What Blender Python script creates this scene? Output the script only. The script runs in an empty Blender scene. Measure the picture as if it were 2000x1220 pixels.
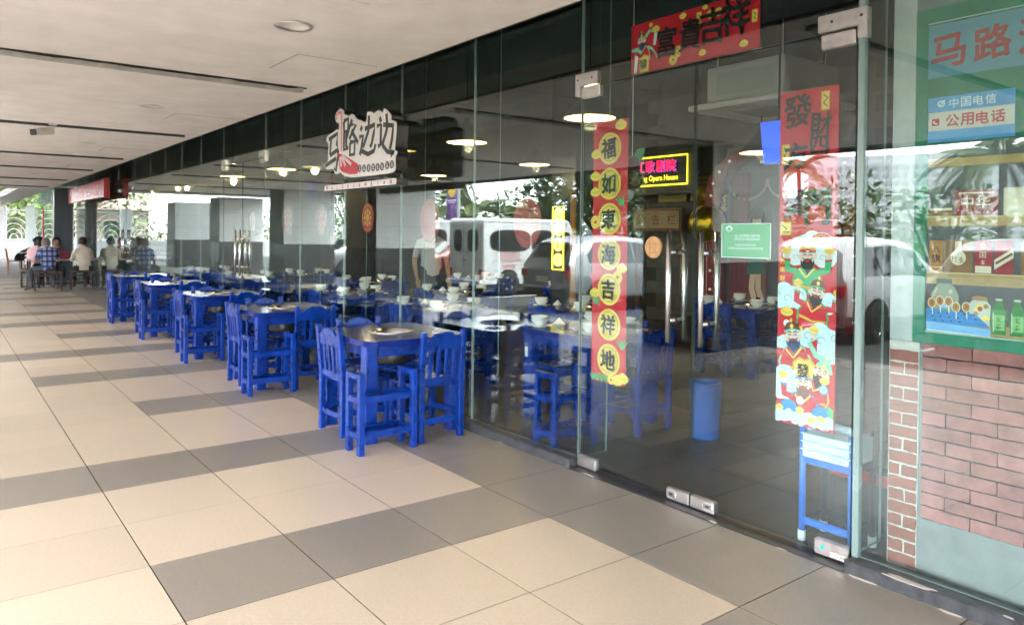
import bpy, bmesh, math, random
from math import sin, cos, pi, radians, atan2, sqrt
from mathutils import Vector, Matrix
random.seed(7)
S = bpy.context.scene
COL = S.collection

# ---------------------------------------------------------------- camera
cd = bpy.data.cameras.new('camera')
cam = bpy.data.objects.new('camera', cd)
COL.objects.link(cam)
yaw, pitch, roll = 0.6536, -0.0083, 0.0104
f = Vector((sin(yaw)*cos(pitch), cos(yaw)*cos(pitch), sin(pitch)))
r0 = Vector((cos(yaw), -sin(yaw), 0)); u0 = r0.cross(f)
r = cos(roll)*r0 + sin(roll)*u0; u = -sin(roll)*r0 + cos(roll)*u0
cam.matrix_world = Matrix(((r.x, u.x, -f.x, 0), (r.y, u.y, -f.y, 0), (r.z, u.z, -f.z, 1.486), (0, 0, 0, 1)))
cd.sensor_width = 36; cd.lens = 26.43
cd.shift_y = -0.0693
cd.clip_start = 0.05; cd.clip_end = 3000
S.camera = cam

# ---------------------------------------------------------------- light
W = bpy.data.worlds.new('World'); S.world = W; W.use_nodes = True
nt = W.node_tree; nt.nodes.clear()
out = nt.nodes.new('ShaderNodeOutputWorld'); bg = nt.nodes.new('ShaderNodeBackground')
sky = nt.nodes.new('ShaderNodeTexSky'); sky.sky_type = 'NISHITA'; sky.sun_disc = False
SUN = Vector((-0.34, -0.42, 0.84)).normalized()
sky.sun_elevation = math.asin(SUN.z); sky.sun_rotation = atan2(SUN.x, SUN.y) % (2*pi)
sky.dust_density = 3.0; sky.air_density = 1.0
tc = nt.nodes.new('ShaderNodeTexCoord'); mp = nt.nodes.new('ShaderNodeMapping')
mp.inputs['Scale'].default_value = (2.2, 2.2, 6.0)
nz = nt.nodes.new('ShaderNodeTexNoise'); nz.inputs['Scale'].default_value = 1.6; nz.inputs['Detail'].default_value = 7
rp = nt.nodes.new('ShaderNodeValToRGB')
rp.color_ramp.elements[0].position = 0.30; rp.color_ramp.elements[0].color = (0.45, 0.45, 0.45, 1)
rp.color_ramp.elements[1].position = 0.62; rp.color_ramp.elements[1].color = (0.95, 0.95, 0.95, 1)
mx = nt.nodes.new('ShaderNodeMix'); mx.data_type = 'RGBA'
mx.inputs['B'].default_value = (13.5, 13.6, 14.2, 1)
nt.links.new(tc.outputs['Generated'], mp.inputs['Vector']); nt.links.new(mp.outputs['Vector'], nz.inputs['Vector'])
nt.links.new(nz.outputs['Fac'], rp.inputs['Fac']); nt.links.new(rp.outputs['Color'], mx.inputs['Factor'])
nt.links.new(sky.outputs['Color'], mx.inputs['A']); nt.links.new(mx.outputs['Result'], bg.inputs['Color'])
bg.inputs['Strength'].default_value = 0.15
nt.links.new(bg.outputs['Background'], out.inputs['Surface'])
sl = bpy.data.lights.new('sun', 'SUN'); sl.energy = 1.3; sl.angle = radians(12); sl.color = (1, 0.96, 0.91)
sun = bpy.data.objects.new('sun', sl); COL.objects.link(sun)
sun.rotation_euler = SUN.to_track_quat('Z', 'Y').to_euler()
S.view_settings.view_transform = 'Standard'; S.view_settings.look = 'None'
S.view_settings.gamma = 1; S.view_settings.use_curve_mapping = False
S.view_settings.exposure = 3.62
S.render.engine = 'CYCLES'
cy = S.cycles
cy.use_denoising = True; cy.denoising_input_passes = 'RGB_ALBEDO'; cy.adaptive_threshold = 0.004
cy.max_bounces = 10; cy.diffuse_bounces = 5; cy.glossy_bounces = 5; cy.transparent_max_bounces = 32; cy.transmission_bounces = 6
cy.caustics_reflective = False; cy.caustics_refractive = False
cy.sample_clamp_indirect = 8

# ---------------------------------------------------------------- materials
MATS = {}
def pbr(name, col, rough=0.6, metal=0.0, var=0.0, vscale=4.0, bump=0.0, bscale=60.0, emit=None, estr=0.0, rnd=0.0, spec=0.5, alpha=1.0, var_col=None, detail=5.0, scuff=0.0, scuff_col=(0.2,0.2,0.2)):
    if name in MATS: return MATS[name]
    m = bpy.data.materials.new(name); m.use_nodes = True
    t = m.node_tree; b = t.nodes['Principled BSDF']
    b.inputs['Roughness'].default_value = rough; b.inputs['Metallic'].default_value = metal
    b.inputs['Specular IOR Level'].default_value = spec
    b.inputs['Base Color'].default_value = (*col, 1)
    if alpha < 1: b.inputs['Alpha'].default_value = alpha
    geo = None
    if var or bump:
        geo = t.nodes.new('ShaderNodeNewGeometry')
    last = None
    if var or var_col:
        n = t.nodes.new('ShaderNodeTexNoise'); n.inputs['Scale'].default_value = vscale; n.inputs['Detail'].default_value = detail; n.inputs['Roughness'].default_value = 0.6
        if geo is None: geo = t.nodes.new('ShaderNodeNewGeometry')
        t.links.new(geo.outputs['Position'], n.inputs['Vector'])
        rr = t.nodes.new('ShaderNodeMapRange'); rr.inputs['From Min'].default_value = 0.28; rr.inputs['From Max'].default_value = 0.72
        t.links.new(n.outputs['Fac'], rr.inputs['Value'])
        mix = t.nodes.new('ShaderNodeMix'); mix.data_type = 'RGBA'
        v = var
        if var_col: mix.inputs['A'].default_value = (*col, 1); mix.inputs['B'].default_value = (*var_col, 1)
        else:
            mix.inputs['A'].default_value = (*[c*(1-v) for c in col], 1); mix.inputs['B'].default_value = (*[min(1, c*(1+v)) for c in col], 1)
        t.links.new(rr.outputs['Result'], mix.inputs['Factor'])
        last = mix.outputs['Result']
        rr2 = t.nodes.new('ShaderNodeMapRange'); rr2.inputs['To Min'].default_value = max(0.0, rough-0.06); rr2.inputs['To Max'].default_value = min(1, rough+0.08)
        t.links.new(n.outputs['Fac'], rr2.inputs['Value']); t.links.new(rr2.outputs['Result'], b.inputs['Roughness'])
    if rnd:
        oi = t.nodes.new('ShaderNodeObjectInfo'); hs = t.nodes.new('ShaderNodeHueSaturation')
        mr = t.nodes.new('ShaderNodeMapRange'); mr.inputs['To Min'].default_value = 1-rnd; mr.inputs['To Max'].default_value = 1+rnd
        t.links.new(oi.outputs['Random'], mr.inputs['Value']); t.links.new(mr.outputs['Result'], hs.inputs['Value'])
        if last: t.links.new(last, hs.inputs['Color'])
        else: hs.inputs['Color'].default_value = (*col, 1)
        last = hs.outputs['Color']
    if scuff:
        n3 = t.nodes.new('ShaderNodeTexNoise'); n3.inputs['Scale'].default_value = 38; n3.inputs['Detail'].default_value = 9; n3.inputs['Roughness'].default_value = 0.7
        if geo is None: geo = t.nodes.new('ShaderNodeNewGeometry')
        t.links.new(geo.outputs['Position'], n3.inputs['Vector'])
        r3 = t.nodes.new('ShaderNodeMapRange'); r3.inputs['From Min'].default_value = 0.60; r3.inputs['From Max'].default_value = 0.74; r3.inputs['To Max'].default_value = scuff
        t.links.new(n3.outputs['Fac'], r3.inputs['Value'])
        m3 = t.nodes.new('ShaderNodeMix'); m3.data_type = 'RGBA'; m3.inputs['B'].default_value = (*scuff_col, 1)
        if last: t.links.new(last, m3.inputs['A'])
        else: m3.inputs['A'].default_value = (*col, 1)
        t.links.new(r3.outputs['Result'], m3.inputs['Factor']); last = m3.outputs['Result']
    if last: t.links.new(last, b.inputs['Base Color'])
    if bump:
        n2 = t.nodes.new('ShaderNodeTexNoise'); n2.inputs['Scale'].default_value = bscale; n2.inputs['Detail'].default_value = 4
        t.links.new(geo.outputs['Position'], n2.inputs['Vector'])
        bp = t.nodes.new('ShaderNodeBump'); bp.inputs['Strength'].default_value = bump; bp.inputs['Distance'].default_value = 0.01
        t.links.new(n2.outputs['Fac'], bp.inputs['Height']); t.links.new(bp.outputs['Normal'], b.inputs['Normal'])
    if emit:
        b.inputs['Emission Color'].default_value = (*emit, 1); b.inputs['Emission Strength'].default_value = estr
    MATS[name] = m
    return m

def glass_mat(name, tint, refl=1.0, wav=0.0):
    m = bpy.data.materials.new(name); m.use_nodes = True; t = m.node_tree; t.nodes.clear()
    o = t.nodes.new('ShaderNodeOutputMaterial'); tr = t.nodes.new('ShaderNodeBsdfTransparent'); gl = t.nodes.new('ShaderNodeBsdfGlossy')
    tr.inputs['Color'].default_value = (*tint, 1); gl.inputs['Roughness'].default_value = 0.0
    gl.inputs['Color'].default_value = (0.93, 1.0, 0.97, 1)
    fr = t.nodes.new('ShaderNodeFresnel'); gb = t.nodes.new('ShaderNodeNewGeometry')
    # a pane has parallel faces: leaving it is as reflective as entering it
    io = t.nodes.new('ShaderNodeMapRange'); io.inputs['To Min'].default_value = 1.52; io.inputs['To Max'].default_value = 1/1.52
    t.links.new(gb.outputs['Backfacing'], io.inputs['Value']); t.links.new(io.outputs['Result'], fr.inputs['IOR'])
    mu = t.nodes.new('ShaderNodeMath'); mu.operation = 'MULTIPLY'; mu.inputs[1].default_value = refl; mu.use_clamp = True
    t.links.new(fr.outputs['Fac'], mu.inputs[0])
    mixs = t.nodes.new('ShaderNodeMixShader')
    t.links.new(mu.outputs['Value'], mixs.inputs['Fac']); t.links.new(tr.outputs['BSDF'], mixs.inputs[1]); t.links.new(gl.outputs['BSDF'], mixs.inputs[2])
    if wav:
        g = t.nodes.new('ShaderNodeNewGeometry'); n = t.nodes.new('ShaderNodeTexNoise'); n.inputs['Scale'].default_value = 1.3; n.inputs['Detail'].default_value = 1
        bp = t.nodes.new('ShaderNodeBump'); bp.inputs['Strength'].default_value = wav; bp.inputs['Distance'].default_value = 0.01
        t.links.new(g.outputs['Position'], n.inputs['Vector']); t.links.new(n.outputs['Fac'], bp.inputs['Height']); t.links.new(bp.outputs['Normal'], gl.inputs['Normal'])
    t.links.new(mixs.outputs['Shader'], o.inputs['Surface'])
    MATS[name] = m
    return m

# ---------------------------------------------------------------- mesh helpers
class M:
    def __init__(s): s.v = []; s.f = []; s.m = []
    def add(s, vs, fs, mi=0):
        o = len(s.v); s.v += [tuple(x) for x in vs]
        for q in fs: s.f.append([i+o for i in q]); s.m.append(mi)
        return s
    def box(s, x0, x1, y0, y1, z0, z1, mi=0):
        return s.add([(x0,y0,z0),(x1,y0,z0),(x1,y1,z0),(x0,y1,z0),(x0,y0,z1),(x1,y0,z1),(x1,y1,z1),(x0,y1,z1)],
                     [(0,3,2,1),(4,5,6,7),(0,1,5,4),(1,2,6,5),(2,3,7,6),(3,0,4,7)], mi)
    def cbox(s, c, d, mi=0):
        return s.box(c[0]-d[0]/2, c[0]+d[0]/2, c[1]-d[1]/2, c[1]+d[1]/2, c[2]-d[2]/2, c[2]+d[2]/2, mi)
    def beam(s, p, q, w, h, mi=0, up=(0,0,1)):
        p = Vector(p); q = Vector(q); d = (q-p).normalized(); up = Vector(up)
        if abs(d.dot(up)) > 0.97: up = Vector((0,1,0))
        a = d.cross(up).normalized()*w/2; b = a.cross(d).normalized()*h/2
        vs = [p-a-b, p+a-b, p+a+b, p-a+b, q-a-b, q+a-b, q+a+b, q-a+b]
        return s.add(vs, [(0,1,2,3),(7,6,5,4),(0,4,5,1),(1,5,6,2),(2,6,7,3),(3,7,4,0)], mi)
    def tube(s, pts, rad, n=8, mi=0, cap=True):
        pts = [Vector(p) for p in pts]; rings = []
        rs = rad if isinstance(rad, (list, tuple)) else [rad]*len(pts)
        ref = None
        for i, p in enumerate(pts):
            d = (pts[min(i+1, len(pts)-1)]-pts[max(i-1, 0)]).normalized()
            if ref is None: ref = Vector((0,0,1)) if abs(d.z) < 0.9 else Vector((1,0,0))
            a = d.cross(ref).normalized(); b = a.cross(d).normalized(); ref = b
            rings.append([p+(a*cos(2*pi*k/n)+b*sin(2*pi*k/n))*rs[i] for k in range(n)])
        vs = [v for rg in rings for v in rg]; fs = []
        for i in range(len(pts)-1):
            for k in range(n):
                fs.append((i*n+k, (i+1)*n+k, (i+1)*n+(k+1)%n, i*n+(k+1)%n))
        if cap: fs.append(tuple(range(n))); fs.append(tuple(reversed(range((len(pts)-1)*n, len(pts)*n))))
        return s.add(vs, fs, mi)
    def lathe(s, prof, n=24, mi=0, c=(0,0,0), sx=1, sy=1):
        vs = []; fs = []
        for (rd, z) in prof:
            for k in range(n): vs.append((c[0]+rd*cos(2*pi*k/n)*sx, c[1]+rd*sin(2*pi*k/n)*sy, c[2]+z))
        for i in range(len(prof)-1):
            for k in range(n): fs.append((i*n+k, i*n+(k+1)%n, (i+1)*n+(k+1)%n, (i+1)*n+k))
        return s.add(vs, fs, mi)
    def disc(s, c, rd, n=24, mi=0, flip=False):
        vs = [(c[0]+rd*cos(2*pi*k/n), c[1]+rd*sin(2*pi*k/n), c[2]) for k in range(n)]
        fc = list(range(n))
        return s.add(vs, [fc[::-1] if flip else fc], mi)
    def prism(s, pts, fn0, fn1, mi=0, side=None):
        """closed outline pts (2D); fn0, fn1 map a 2D point to the two 3D faces"""
        n = len(pts); vs = [fn0(p) for p in pts]+[fn1(p) for p in pts]
        s.add(vs, [tuple(range(n)), tuple(reversed(range(n, 2*n)))], mi)
        o = len(s.v)-2*n
        for k in range(n):
            j = (k+1) % n
            s.f.append([o+k, o+n+k, o+n+j, o+j]); s.m.append(mi if side is None else side)
        return s
    def holed(s, x0, x1, y0, y1, z, c, rd, mi=0, n=32, down=False):
        """flat rectangle with a round hole"""
        ci = []; ou = []
        for k in range(n):
            a = 2*pi*(k+0.5)/n; dx, dy = cos(a), sin(a)
            ci.append((c[0]+rd*dx, c[1]+rd*dy, z))
            t = 1e9
            if dx > 1e-9: t = min(t, (x1-c[0])/dx)
            if dx < -1e-9: t = min(t, (x0-c[0])/dx)
            if dy > 1e-9: t = min(t, (y1-c[1])/dy)
            if dy < -1e-9: t = min(t, (y0-c[1])/dy)
            ou.append([c[0]+dx*t, c[1]+dy*t, z])
        for cx, cyy in ((x0,y0),(x1,y0),(x1,y1),(x0,y1)):
            k = min(range(n), key=lambda i: (ou[i][0]-cx)**2+(ou[i][1]-cyy)**2); ou[k] = [cx, cyy, z]
        fs = []
        for k in range(n):
            j = (k+1) % n; q = (k, n+k, n+j, j)
            fs.append(q[::-1] if down else q)
        return s.add(ci+ou, fs, mi)
    def mesh(s, name, mats, smooth=False, bevel=0.0, fix=False):
        me = bpy.data.meshes.new(name)
        me.from_pydata(s.v, [], s.f)
        if not isinstance(mats, (list, tuple)): mats = [mats]
        for m in mats: me.materials.append(m)
        me.polygons.foreach_set('material_index', s.m)
        if smooth: me.polygons.foreach_set('use_smooth', [True]*len(s.f))
        me.update()
        if bevel or fix:
            b = bmesh.new(); b.from_mesh(me)
            if fix: bmesh.ops.recalc_face_normals(b, faces=b.faces)
            if bevel:
                bmesh.ops.bevel(b, geom=[e for e in b.edges if len(e.link_faces) == 2 and e.calc_face_angle(0) > 0.6], offset=bevel, segments=1, affect='EDGES')
            b.to_mesh(me); b.free()
        return me

def put(name, me, parent=None, loc=(0,0,0), rz=0.0, kind=None, label=None):
    o = bpy.data.objects.new(name, me); COL.objects.link(o)
    o.location = loc
    if rz: o.rotation_euler = (0, 0, rz)
    if parent is not None: o.parent = parent
    if kind: o['kind'] = kind
    if label: o['label'] = label
    return o
def tag(o, label, cat, group=None):
    o['label'] = label; o['category'] = cat
    if group: o['group'] = group
    return o
def thing(name, label, cat, loc=(0,0,0), rz=0.0, group=None):
    o = bpy.data.objects.new(name, None); COL.objects.link(o); o.location = loc; o.rotation_euler = (0,0,rz)
    o.empty_display_size = 0.1
    return tag(o, label, cat, group)
def dup(root, loc, rz, label, group=None):
    q = root.copy(); COL.objects.link(q); q.location = loc; q.rotation_euler = (0,0,rz); q['label'] = label
    if group: q['group'] = group
    for ch in root.children:
        c = ch.copy(); COL.objects.link(c); c.parent = q
        for g in ch.children:
            d = g.copy(); COL.objects.link(d); d.parent = c
    return q

# flat print and lettering: local u to the right, v up, w towards the reader, seen from the corridor (-X)
_tcache = {}
def text_geo(txt, bold=0.0):
    k = (txt, bold)
    if k not in _tcache:
        c = bpy.data.curves.new('t', 'FONT'); c.body = txt; c.offset = bold; c.align_x = 'CENTER'; c.resolution_u = 2
        o = bpy.data.objects.new('t', c); COL.objects.link(o)
        dg = bpy.context.evaluated_depsgraph_get(); me = bpy.data.meshes.new_from_object(o.evaluated_get(dg))
        vs = [tuple(v.co) for v in me.vertices]; fs = [tuple(p.vertices) for p in me.polygons]
        bpy.data.objects.remove(o); bpy.data.curves.remove(c); bpy.data.meshes.remove(me)
        xs = [v[0] for v in vs] or [0]; ys = [v[1] for v in vs] or [0]
        _tcache[k] = (vs, fs, (min(xs), max(xs), min(ys), max(ys)))
    return _tcache[k]
class Art:
    def __init__(s): s.g = M(); s.cols = []; s.w = 0.0
    def mi(s, c):
        if c not in s.cols: s.cols.append(c)
        return s.cols.index(c)
    def lift(s, d=0.00003): s.w += d; return s
    def poly(s, pts, c):
        a = sum(pts[i][0]*pts[(i+1) % len(pts)][1]-pts[(i+1) % len(pts)][0]*pts[i][1] for i in range(len(pts)))
        idx = list(range(len(pts)))
        s.g.add([(p[0], p[1], s.w) for p in pts], [idx if a > 0 else idx[::-1]], s.mi(c)); s.lift(); return s
    def rect(s, u0, u1, v0, v1, c): return s.poly([(u0,v0),(u1,v0),(u1,v1),(u0,v1)], c)
    def ell(s, cu, cv, ru, rv, c, n=20, rot=0.0):
        P = []
        for k in range(n):
            x, y = ru*cos(2*pi*k/n), rv*sin(2*pi*k/n)
            P.append((cu+x*cos(rot)-y*sin(rot), cv+x*sin(rot)+y*cos(rot)))
        return s.poly(P, c)
    def stroke(s, pts, w, c, taper=False):
        w0 = s.w
        n = len(pts); L = []; R = []
        for i in range(n):
            a = pts[max(0,i-1)]; b = pts[min(n-1,i+1)]
            dx, dy = b[0]-a[0], b[1]-a[1]; l = sqrt(dx*dx+dy*dy) or 1
            ww = w/2*((1-0.75*i/(n-1)) if taper else 1)
            L.append((pts[i][0]-dy/l*ww, pts[i][1]+dx/l*ww)); R.append((pts[i][0]+dy/l*ww, pts[i][1]-dx/l*ww))
        for i in range(n-1):
            s.w = w0; s.poly([R[i], R[i+1], L[i+1], L[i]], c)
        s.w = w0; s.lift(); return s
    def text(s, txt, cu, cv, h, c, bold=0.02, sx=1.0, w=None, rot=0.0, wob=0.0, org=None):
        vs, fs, (a, b, d, e) = text_geo(txt, 0.0)
        if bold > 0.004:
            w0 = s.w; q = bold*0.9*h
            for dx, dy in ((q,0),(-q,0),(0,q),(0,-q),(q*.7,q*.7),(-q*.7,-q*.7),(q*.7,-q*.7),(-q*.7,q*.7)):
                s.text(txt, cu+dx, cv+dy, h, c, 0.0, sx, w, rot, wob, (cu, cv))
        k = h/(e-d or 1); kx = k*sx
        if w: kx = w/(b-a or 1)
        P = []
        for v in vs:
            x = (v[0]-(a+b)/2)*kx; y = (v[1]-(d+e)/2)*k
            if wob:
                oc = org or (cu, cv); q = x; x = x+wob*h*sin(5*y/h+2*oc[0]*40); y = y+wob*h*sin(5*q/h+oc[1]*30)+wob*q*0.8
            P.append((cu+x*cos(rot)-y*sin(rot), cv+x*sin(rot)+y*cos(rot), s.w))
        s.g.add(P, fs, s.mi(c)); s.lift(); return s
    def scribble(s, cu, cv, h, c, seed=0, wd=0.10):
        """a few crossing strokes for a character too small to read"""
        q = random.Random(seed*17+3)
        for k in range(3):
            y = cv+h*(-0.34+0.32*k+q.uniform(-.06,.06)); s.stroke([(cu-h*q.uniform(.25,.42), y), (cu+h*q.uniform(.25,.42), y+h*q.uniform(-.03,.08))], h*wd, c)
        x = cu+h*q.uniform(-.1,.1); s.stroke([(x, cv+h*0.48), (x-h*0.03, cv-h*0.45)], h*wd, c)
        s.stroke([(cu-h*0.05, cv), (cu+h*q.choice((-1,1))*0.36, cv-h*0.42)], h*wd, c); return s
    def obj(s, name, parent=None, loc=(0,0,0), frame='X-', kind=None):
        T = {'X-': lambda p: (-p[2], -p[0], p[1]), 'Y-': lambda p: (p[0], -p[2], p[1]), 'X+': lambda p: (p[2], p[0], p[1]), 'Z+': lambda p: p}[frame]
        s.g.v = [T(p) for p in s.g.v]
        return put(name, s.g.mesh(name, s.cols), parent, loc, kind=kind)

# ---------------------------------------------------------------- palette
beige = pbr('beige_tile', (0.57,0.475,0.365), 0.31, var=0.10, vscale=70, bump=0.12, bscale=160, rnd=0.06, detail=12, scuff=0.25, scuff_col=(0.30,0.25,0.2))
greyt = pbr('grey_tile', (0.265,0.237,0.198), 0.32, var=0.12, vscale=70, bump=0.12, bscale=160, rnd=0.06, detail=12, scuff=0.3, scuff_col=(0.14,0.13,0.12))
grout = pbr('grout', (0.028,0.024,0.02), 0.95, spec=0.05)
btile = pbr('brown_tile', (0.075,0.07,0.062), 0.35, var=0.2, vscale=9, rnd=0.1, detail=8)
dtile = pbr('dark_tile', (0.030,0.032,0.034), 0.5, var=0.25, vscale=9, rnd=0.10, detail=8)
ceilm = pbr('ceiling_paint', (0.82,0.815,0.805), 0.8, var=0.08, vscale=3.0, bump=0.06, bscale=5, rnd=0.012)
dark = pbr('dark_void', (0.012,0.014,0.014), 0.8)
darkp = pbr('dark_paint', (0.065,0.082,0.08), 0.7, var=0.3, vscale=2)
steel = pbr('brushed_steel', (0.72,0.70,0.67), 0.34, 1.0, var=0.04, vscale=9)
chrome = pbr('polished_steel', (0.85,0.85,0.85), 0.26, 1.0)
worn = pbr('worn_steel', (0.60,0.57,0.55), 0.42, 0.85, var_col=(0.42,0.37,0.35), vscale=14)
blue = pbr('blue_paint', (0.0005,0.030,0.235), 0.27, spec=0.42, var=0.35, vscale=6, bump=0.02, bscale=30, rnd=0.14, scuff=0.45, scuff_col=(0.06,0.12,0.30))
bluet = pbr('blue_table_paint', (0.005,0.018,0.15), 0.13, spec=0.12, var=0.25, vscale=3, scuff=0.3, scuff_col=(0.05,0.07,0.15))
black = pbr('black_plastic', (0.015,0.015,0.016), 0.4)
rubber = pbr('black_rubber', (0.02,0.02,0.02), 0.8)
white = pbr('white_paint', (0.80,0.80,0.79), 0.5, var=0.03, vscale=2)
cream = pbr('cream_wall', (0.62,0.58,0.50), 0.7, var=0.06, vscale=2)
porc = pbr('porcelain', (0.82,0.82,0.80), 0.15)
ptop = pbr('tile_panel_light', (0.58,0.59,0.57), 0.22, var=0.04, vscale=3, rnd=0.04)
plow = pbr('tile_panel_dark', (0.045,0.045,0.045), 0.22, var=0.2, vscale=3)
pshade = pbr('tile_panel_shaded', (0.10,0.09,0.065), 0.45, var=0.2, vscale=2)  # shade of the sunless corridor faces, put into the panel colour
sillm = pbr('sill_paint', (0.045,0.05,0.055), 0.5, var=0.5, vscale=20)
chipm = pbr('bare_plaster', (0.52,0.48,0.42), 0.8, var=0.1, vscale=30)
edge = pbr('glass_edge', (0.30,0.40,0.36), 0.25, emit=None, var=0.1, vscale=3)
glass = glass_mat('clear_glass', (0.885,0.955,0.955), 1.2, 0.015)
sheetg = glass_mat('thin_glass', (0.95,0.96,0.96), 1.0)
asphalt = pbr('asphalt', (0.055,0.055,0.053), 0.85, var=0.25, vscale=1.5, bump=0.3, bscale=80)
concrete = pbr('concrete', (0.30,0.29,0.275), 0.8, var=0.12, vscale=1.5, bump=0.1, bscale=30)
paving = pbr('pale_paving', (0.36,0.345,0.325), 0.8, var=0.08, vscale=2)
soil = pbr('ground_soil', (0.16,0.15,0.10), 0.95, var=0.3, vscale=0.2)
wood = pbr('light_wood', (0.48,0.28,0.12), 0.5, var=0.2, vscale=12)
skin = pbr('skin', (0.45,0.27,0.18), 0.5)
hairm = pbr('black_hair', (0.012,0.011,0.011), 0.5)
grayhair = pbr('grey_hair', (0.22,0.20,0.18), 0.7)
RED = pbr('print_red', (0.62,0.010,0.025), 0.45, var=0.06, vscale=4, bump=0.35, bscale=7)
YEL = pbr('print_yellow', (0.85,0.60,0.10), 0.5)
GOLD = pbr('print_gold', (0.72,0.40,0.06), 0.5)
BLK = pbr('print_black', (0.012,0.012,0.014), 0.5)
WHT = pbr('print_white', (0.78,0.80,0.80), 0.5)
CLD = pbr('print_cloud', (0.62,0.78,0.80), 0.5)
LIN = pbr('print_line_grey', (0.30,0.36,0.38), 0.5)
GRN = pbr('print_green', (0.05,0.42,0.14), 0.5)
MINT = pbr('print_mint', (0.28,0.62,0.48), 0.5)
CYN = pbr('print_blue', (0.01,0.26,0.62), 0.5)
NAVY = pbr('print_navy', (0.03,0.07,0.16), 0.5)
SKN = pbr('print_skin', (0.80,0.60,0.47), 0.5)
BRN = pbr('print_brown', (0.20,0.06,0.035), 0.5)
PNK = pbr('print_pink', (0.80,0.42,0.42), 0.5)

# ---------------------------------------------------------------- ground, corridor floor
put('ground', M().box(-900, 900, -900, 900, -0.6, -0.5).mesh('ground', soil), kind='structure')
put('car_park', M().box(-17.0, -2.36, -14, 60, -0.45, -0.16).mesh('car_park', asphalt), kind='structure')
bay = M()
for y in (-1.4, 2.35, 5.1, 7.9, 10.6, 13.4, 16.0, 18.9, 21.6, 24.4): bay.box(-9.6, -4.9, y-0.05, y+0.05, -0.158, -0.154)
put('bay_marking', bay.mesh('bay_marking', white), kind='structure')
put('kerb', M().box(-2.36, -2.21, -14, 60, -0.45, -0.002).mesh('kerb', concrete), kind='structure')
fl = put('floor', M().box(-2.21, 3.22, -14, 27.4, -0.30, -0.0018).mesh('floor', grout), kind='structure')
put('outer_paving', M().box(-2.21, 8.0, 27.4, 60, -0.30, -0.004).mesh('outer_paving', paving), kind='structure')
X0, Y0, TA, TB = 0.759, 3.02, 0.605, 0.595
def is_dark(i, k):
    if i >= 3: return True
    if k % 3: return False
    q = k % 9
    if q == 0: return i >= 0
    if q == 6: return i >= 1
    return True
def tile_mesh(name, w, l, m):
    return M().box(0.003, w-0.003, 0.003, l-0.003, -0.02, 0).mesh(name, m)
tb = tile_mesh('tile_beige', TA, TB, beige); tg = tile_mesh('tile_grey', TA, TB, greyt); ts = tile_mesh('tile_grey_wide', 3.218-X0-3*TA, TB, greyt)
rest_b, rest_g = M(), M()
for k in range(-28, 41):
    for i in range(-8, 4):
        x, y = X0+i*TA, Y0+k*TB
        if y > 27.1 or x < -2.5: continue
        w = (3.218-x) if i == 3 else TA
        vis = y > 0.1 and y < 19.0 and x+TA > 0.05*y-0.25 and x > -1.3
        dk = is_dark(i, k)
        if vis: put('floor_tile', ts if i == 3 else (tg if dk else tb), fl, (x, y, 0))
        else: (rest_g if dk else rest_b).box(max(x,-2.205)+0.0015, x+w-0.003, y+0.003, min(y+TB, 27.39)-0.003, -0.02, 0)
put('floor_tile_field', rest_b.mesh('floor_tile_field', beige), fl, kind='stuff')
put('floor_tile_field', rest_g.mesh('floor_tile_field', greyt), fl, kind='stuff')

# interior floor
fi = put('interior_floor', M().box(3.36, 9.2, -3, 44, -0.30, -0.0018).mesh('interior_floor', grout), kind='structure')
td = tile_mesh('tile_dark', 0.6, 0.6, dtile); tw = tile_mesh('tile_brown', 0.6, 0.6, btile); rest = M()
for k in range(-4, 73):
    for i in range(0, 10):
        x, y = 3.362+i*0.6, 0.3+k*0.6
        if y > 43: continue
        w = min(0.6, 9.19-x)
        if w < 0.1: continue
        if 1.0 < y < 6.6 and i < 9: put('interior_floor_tile', td if (i < 2 and y < 3.5) or (i == 3 and y > 3.4) else tw, fi, (x, y, 0))
        else: rest.box(x+0.0015, x+w-0.0015, y+0.0015, y+0.5985, -0.02, 0)
put('interior_tile_field', rest.mesh('interior_tile_field', btile), fi, kind='stuff')

# ---------------------------------------------------------------- corridor ceiling
CZ = 2.73
ce = put('ceiling', M().box(-3.30, 2.70, -14, 27, 2.86, 2.95).mesh('ceiling_deck', dark), kind='structure')
slots = [-9.6, -5.6, -1.6, 2.45, 6.25, 10.3, 14.32, 17.45, 21.3, 25.0]
lampsY = [0.6, 4.4, 8.14, 12.1, 15.93, 19.5, 23.2]
seam = []
edges = [-14.0]+slots+[27.0]
for a, b in zip(edges[:-1], edges[1:]):
    lo, hi = a+0.035, b-0.035
    n = 3; ys = [lo+(hi-lo)*q/n for q in range(n+1)]
    for y0, y1 in zip(ys[:-1], ys[1:]):
        g = M(); y1 -= 0.003
        lam = [ly for ly in lampsY if y0 < ly < y1]
        if lam:
            ly = lam[0]; hx = [-1.3, 1.7]; x = -3.30
            if ly-0.11 < y0+0.02: ly = y0+0.14
            if ly+0.11 > y1-0.02: ly = y1-0.14
            for h in hx:
                g.box(x, h-0.2, y0, y1, CZ, CZ+0.02); g.holed(h-0.2, h+0.2, y0, y1, CZ, (h, ly), 0.088, down=True); x = h+0.2
                seam.append((h, ly))
            g.box(x, 2.70, y0, y1, CZ, CZ+0.02)
        else: g.box(-3.30, 2.70, y0, y1, CZ, CZ+0.02)
        put('ceiling_board', g.mesh('ceiling_board', ceilm), ce)
slotg = M(); slotw = M()
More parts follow.
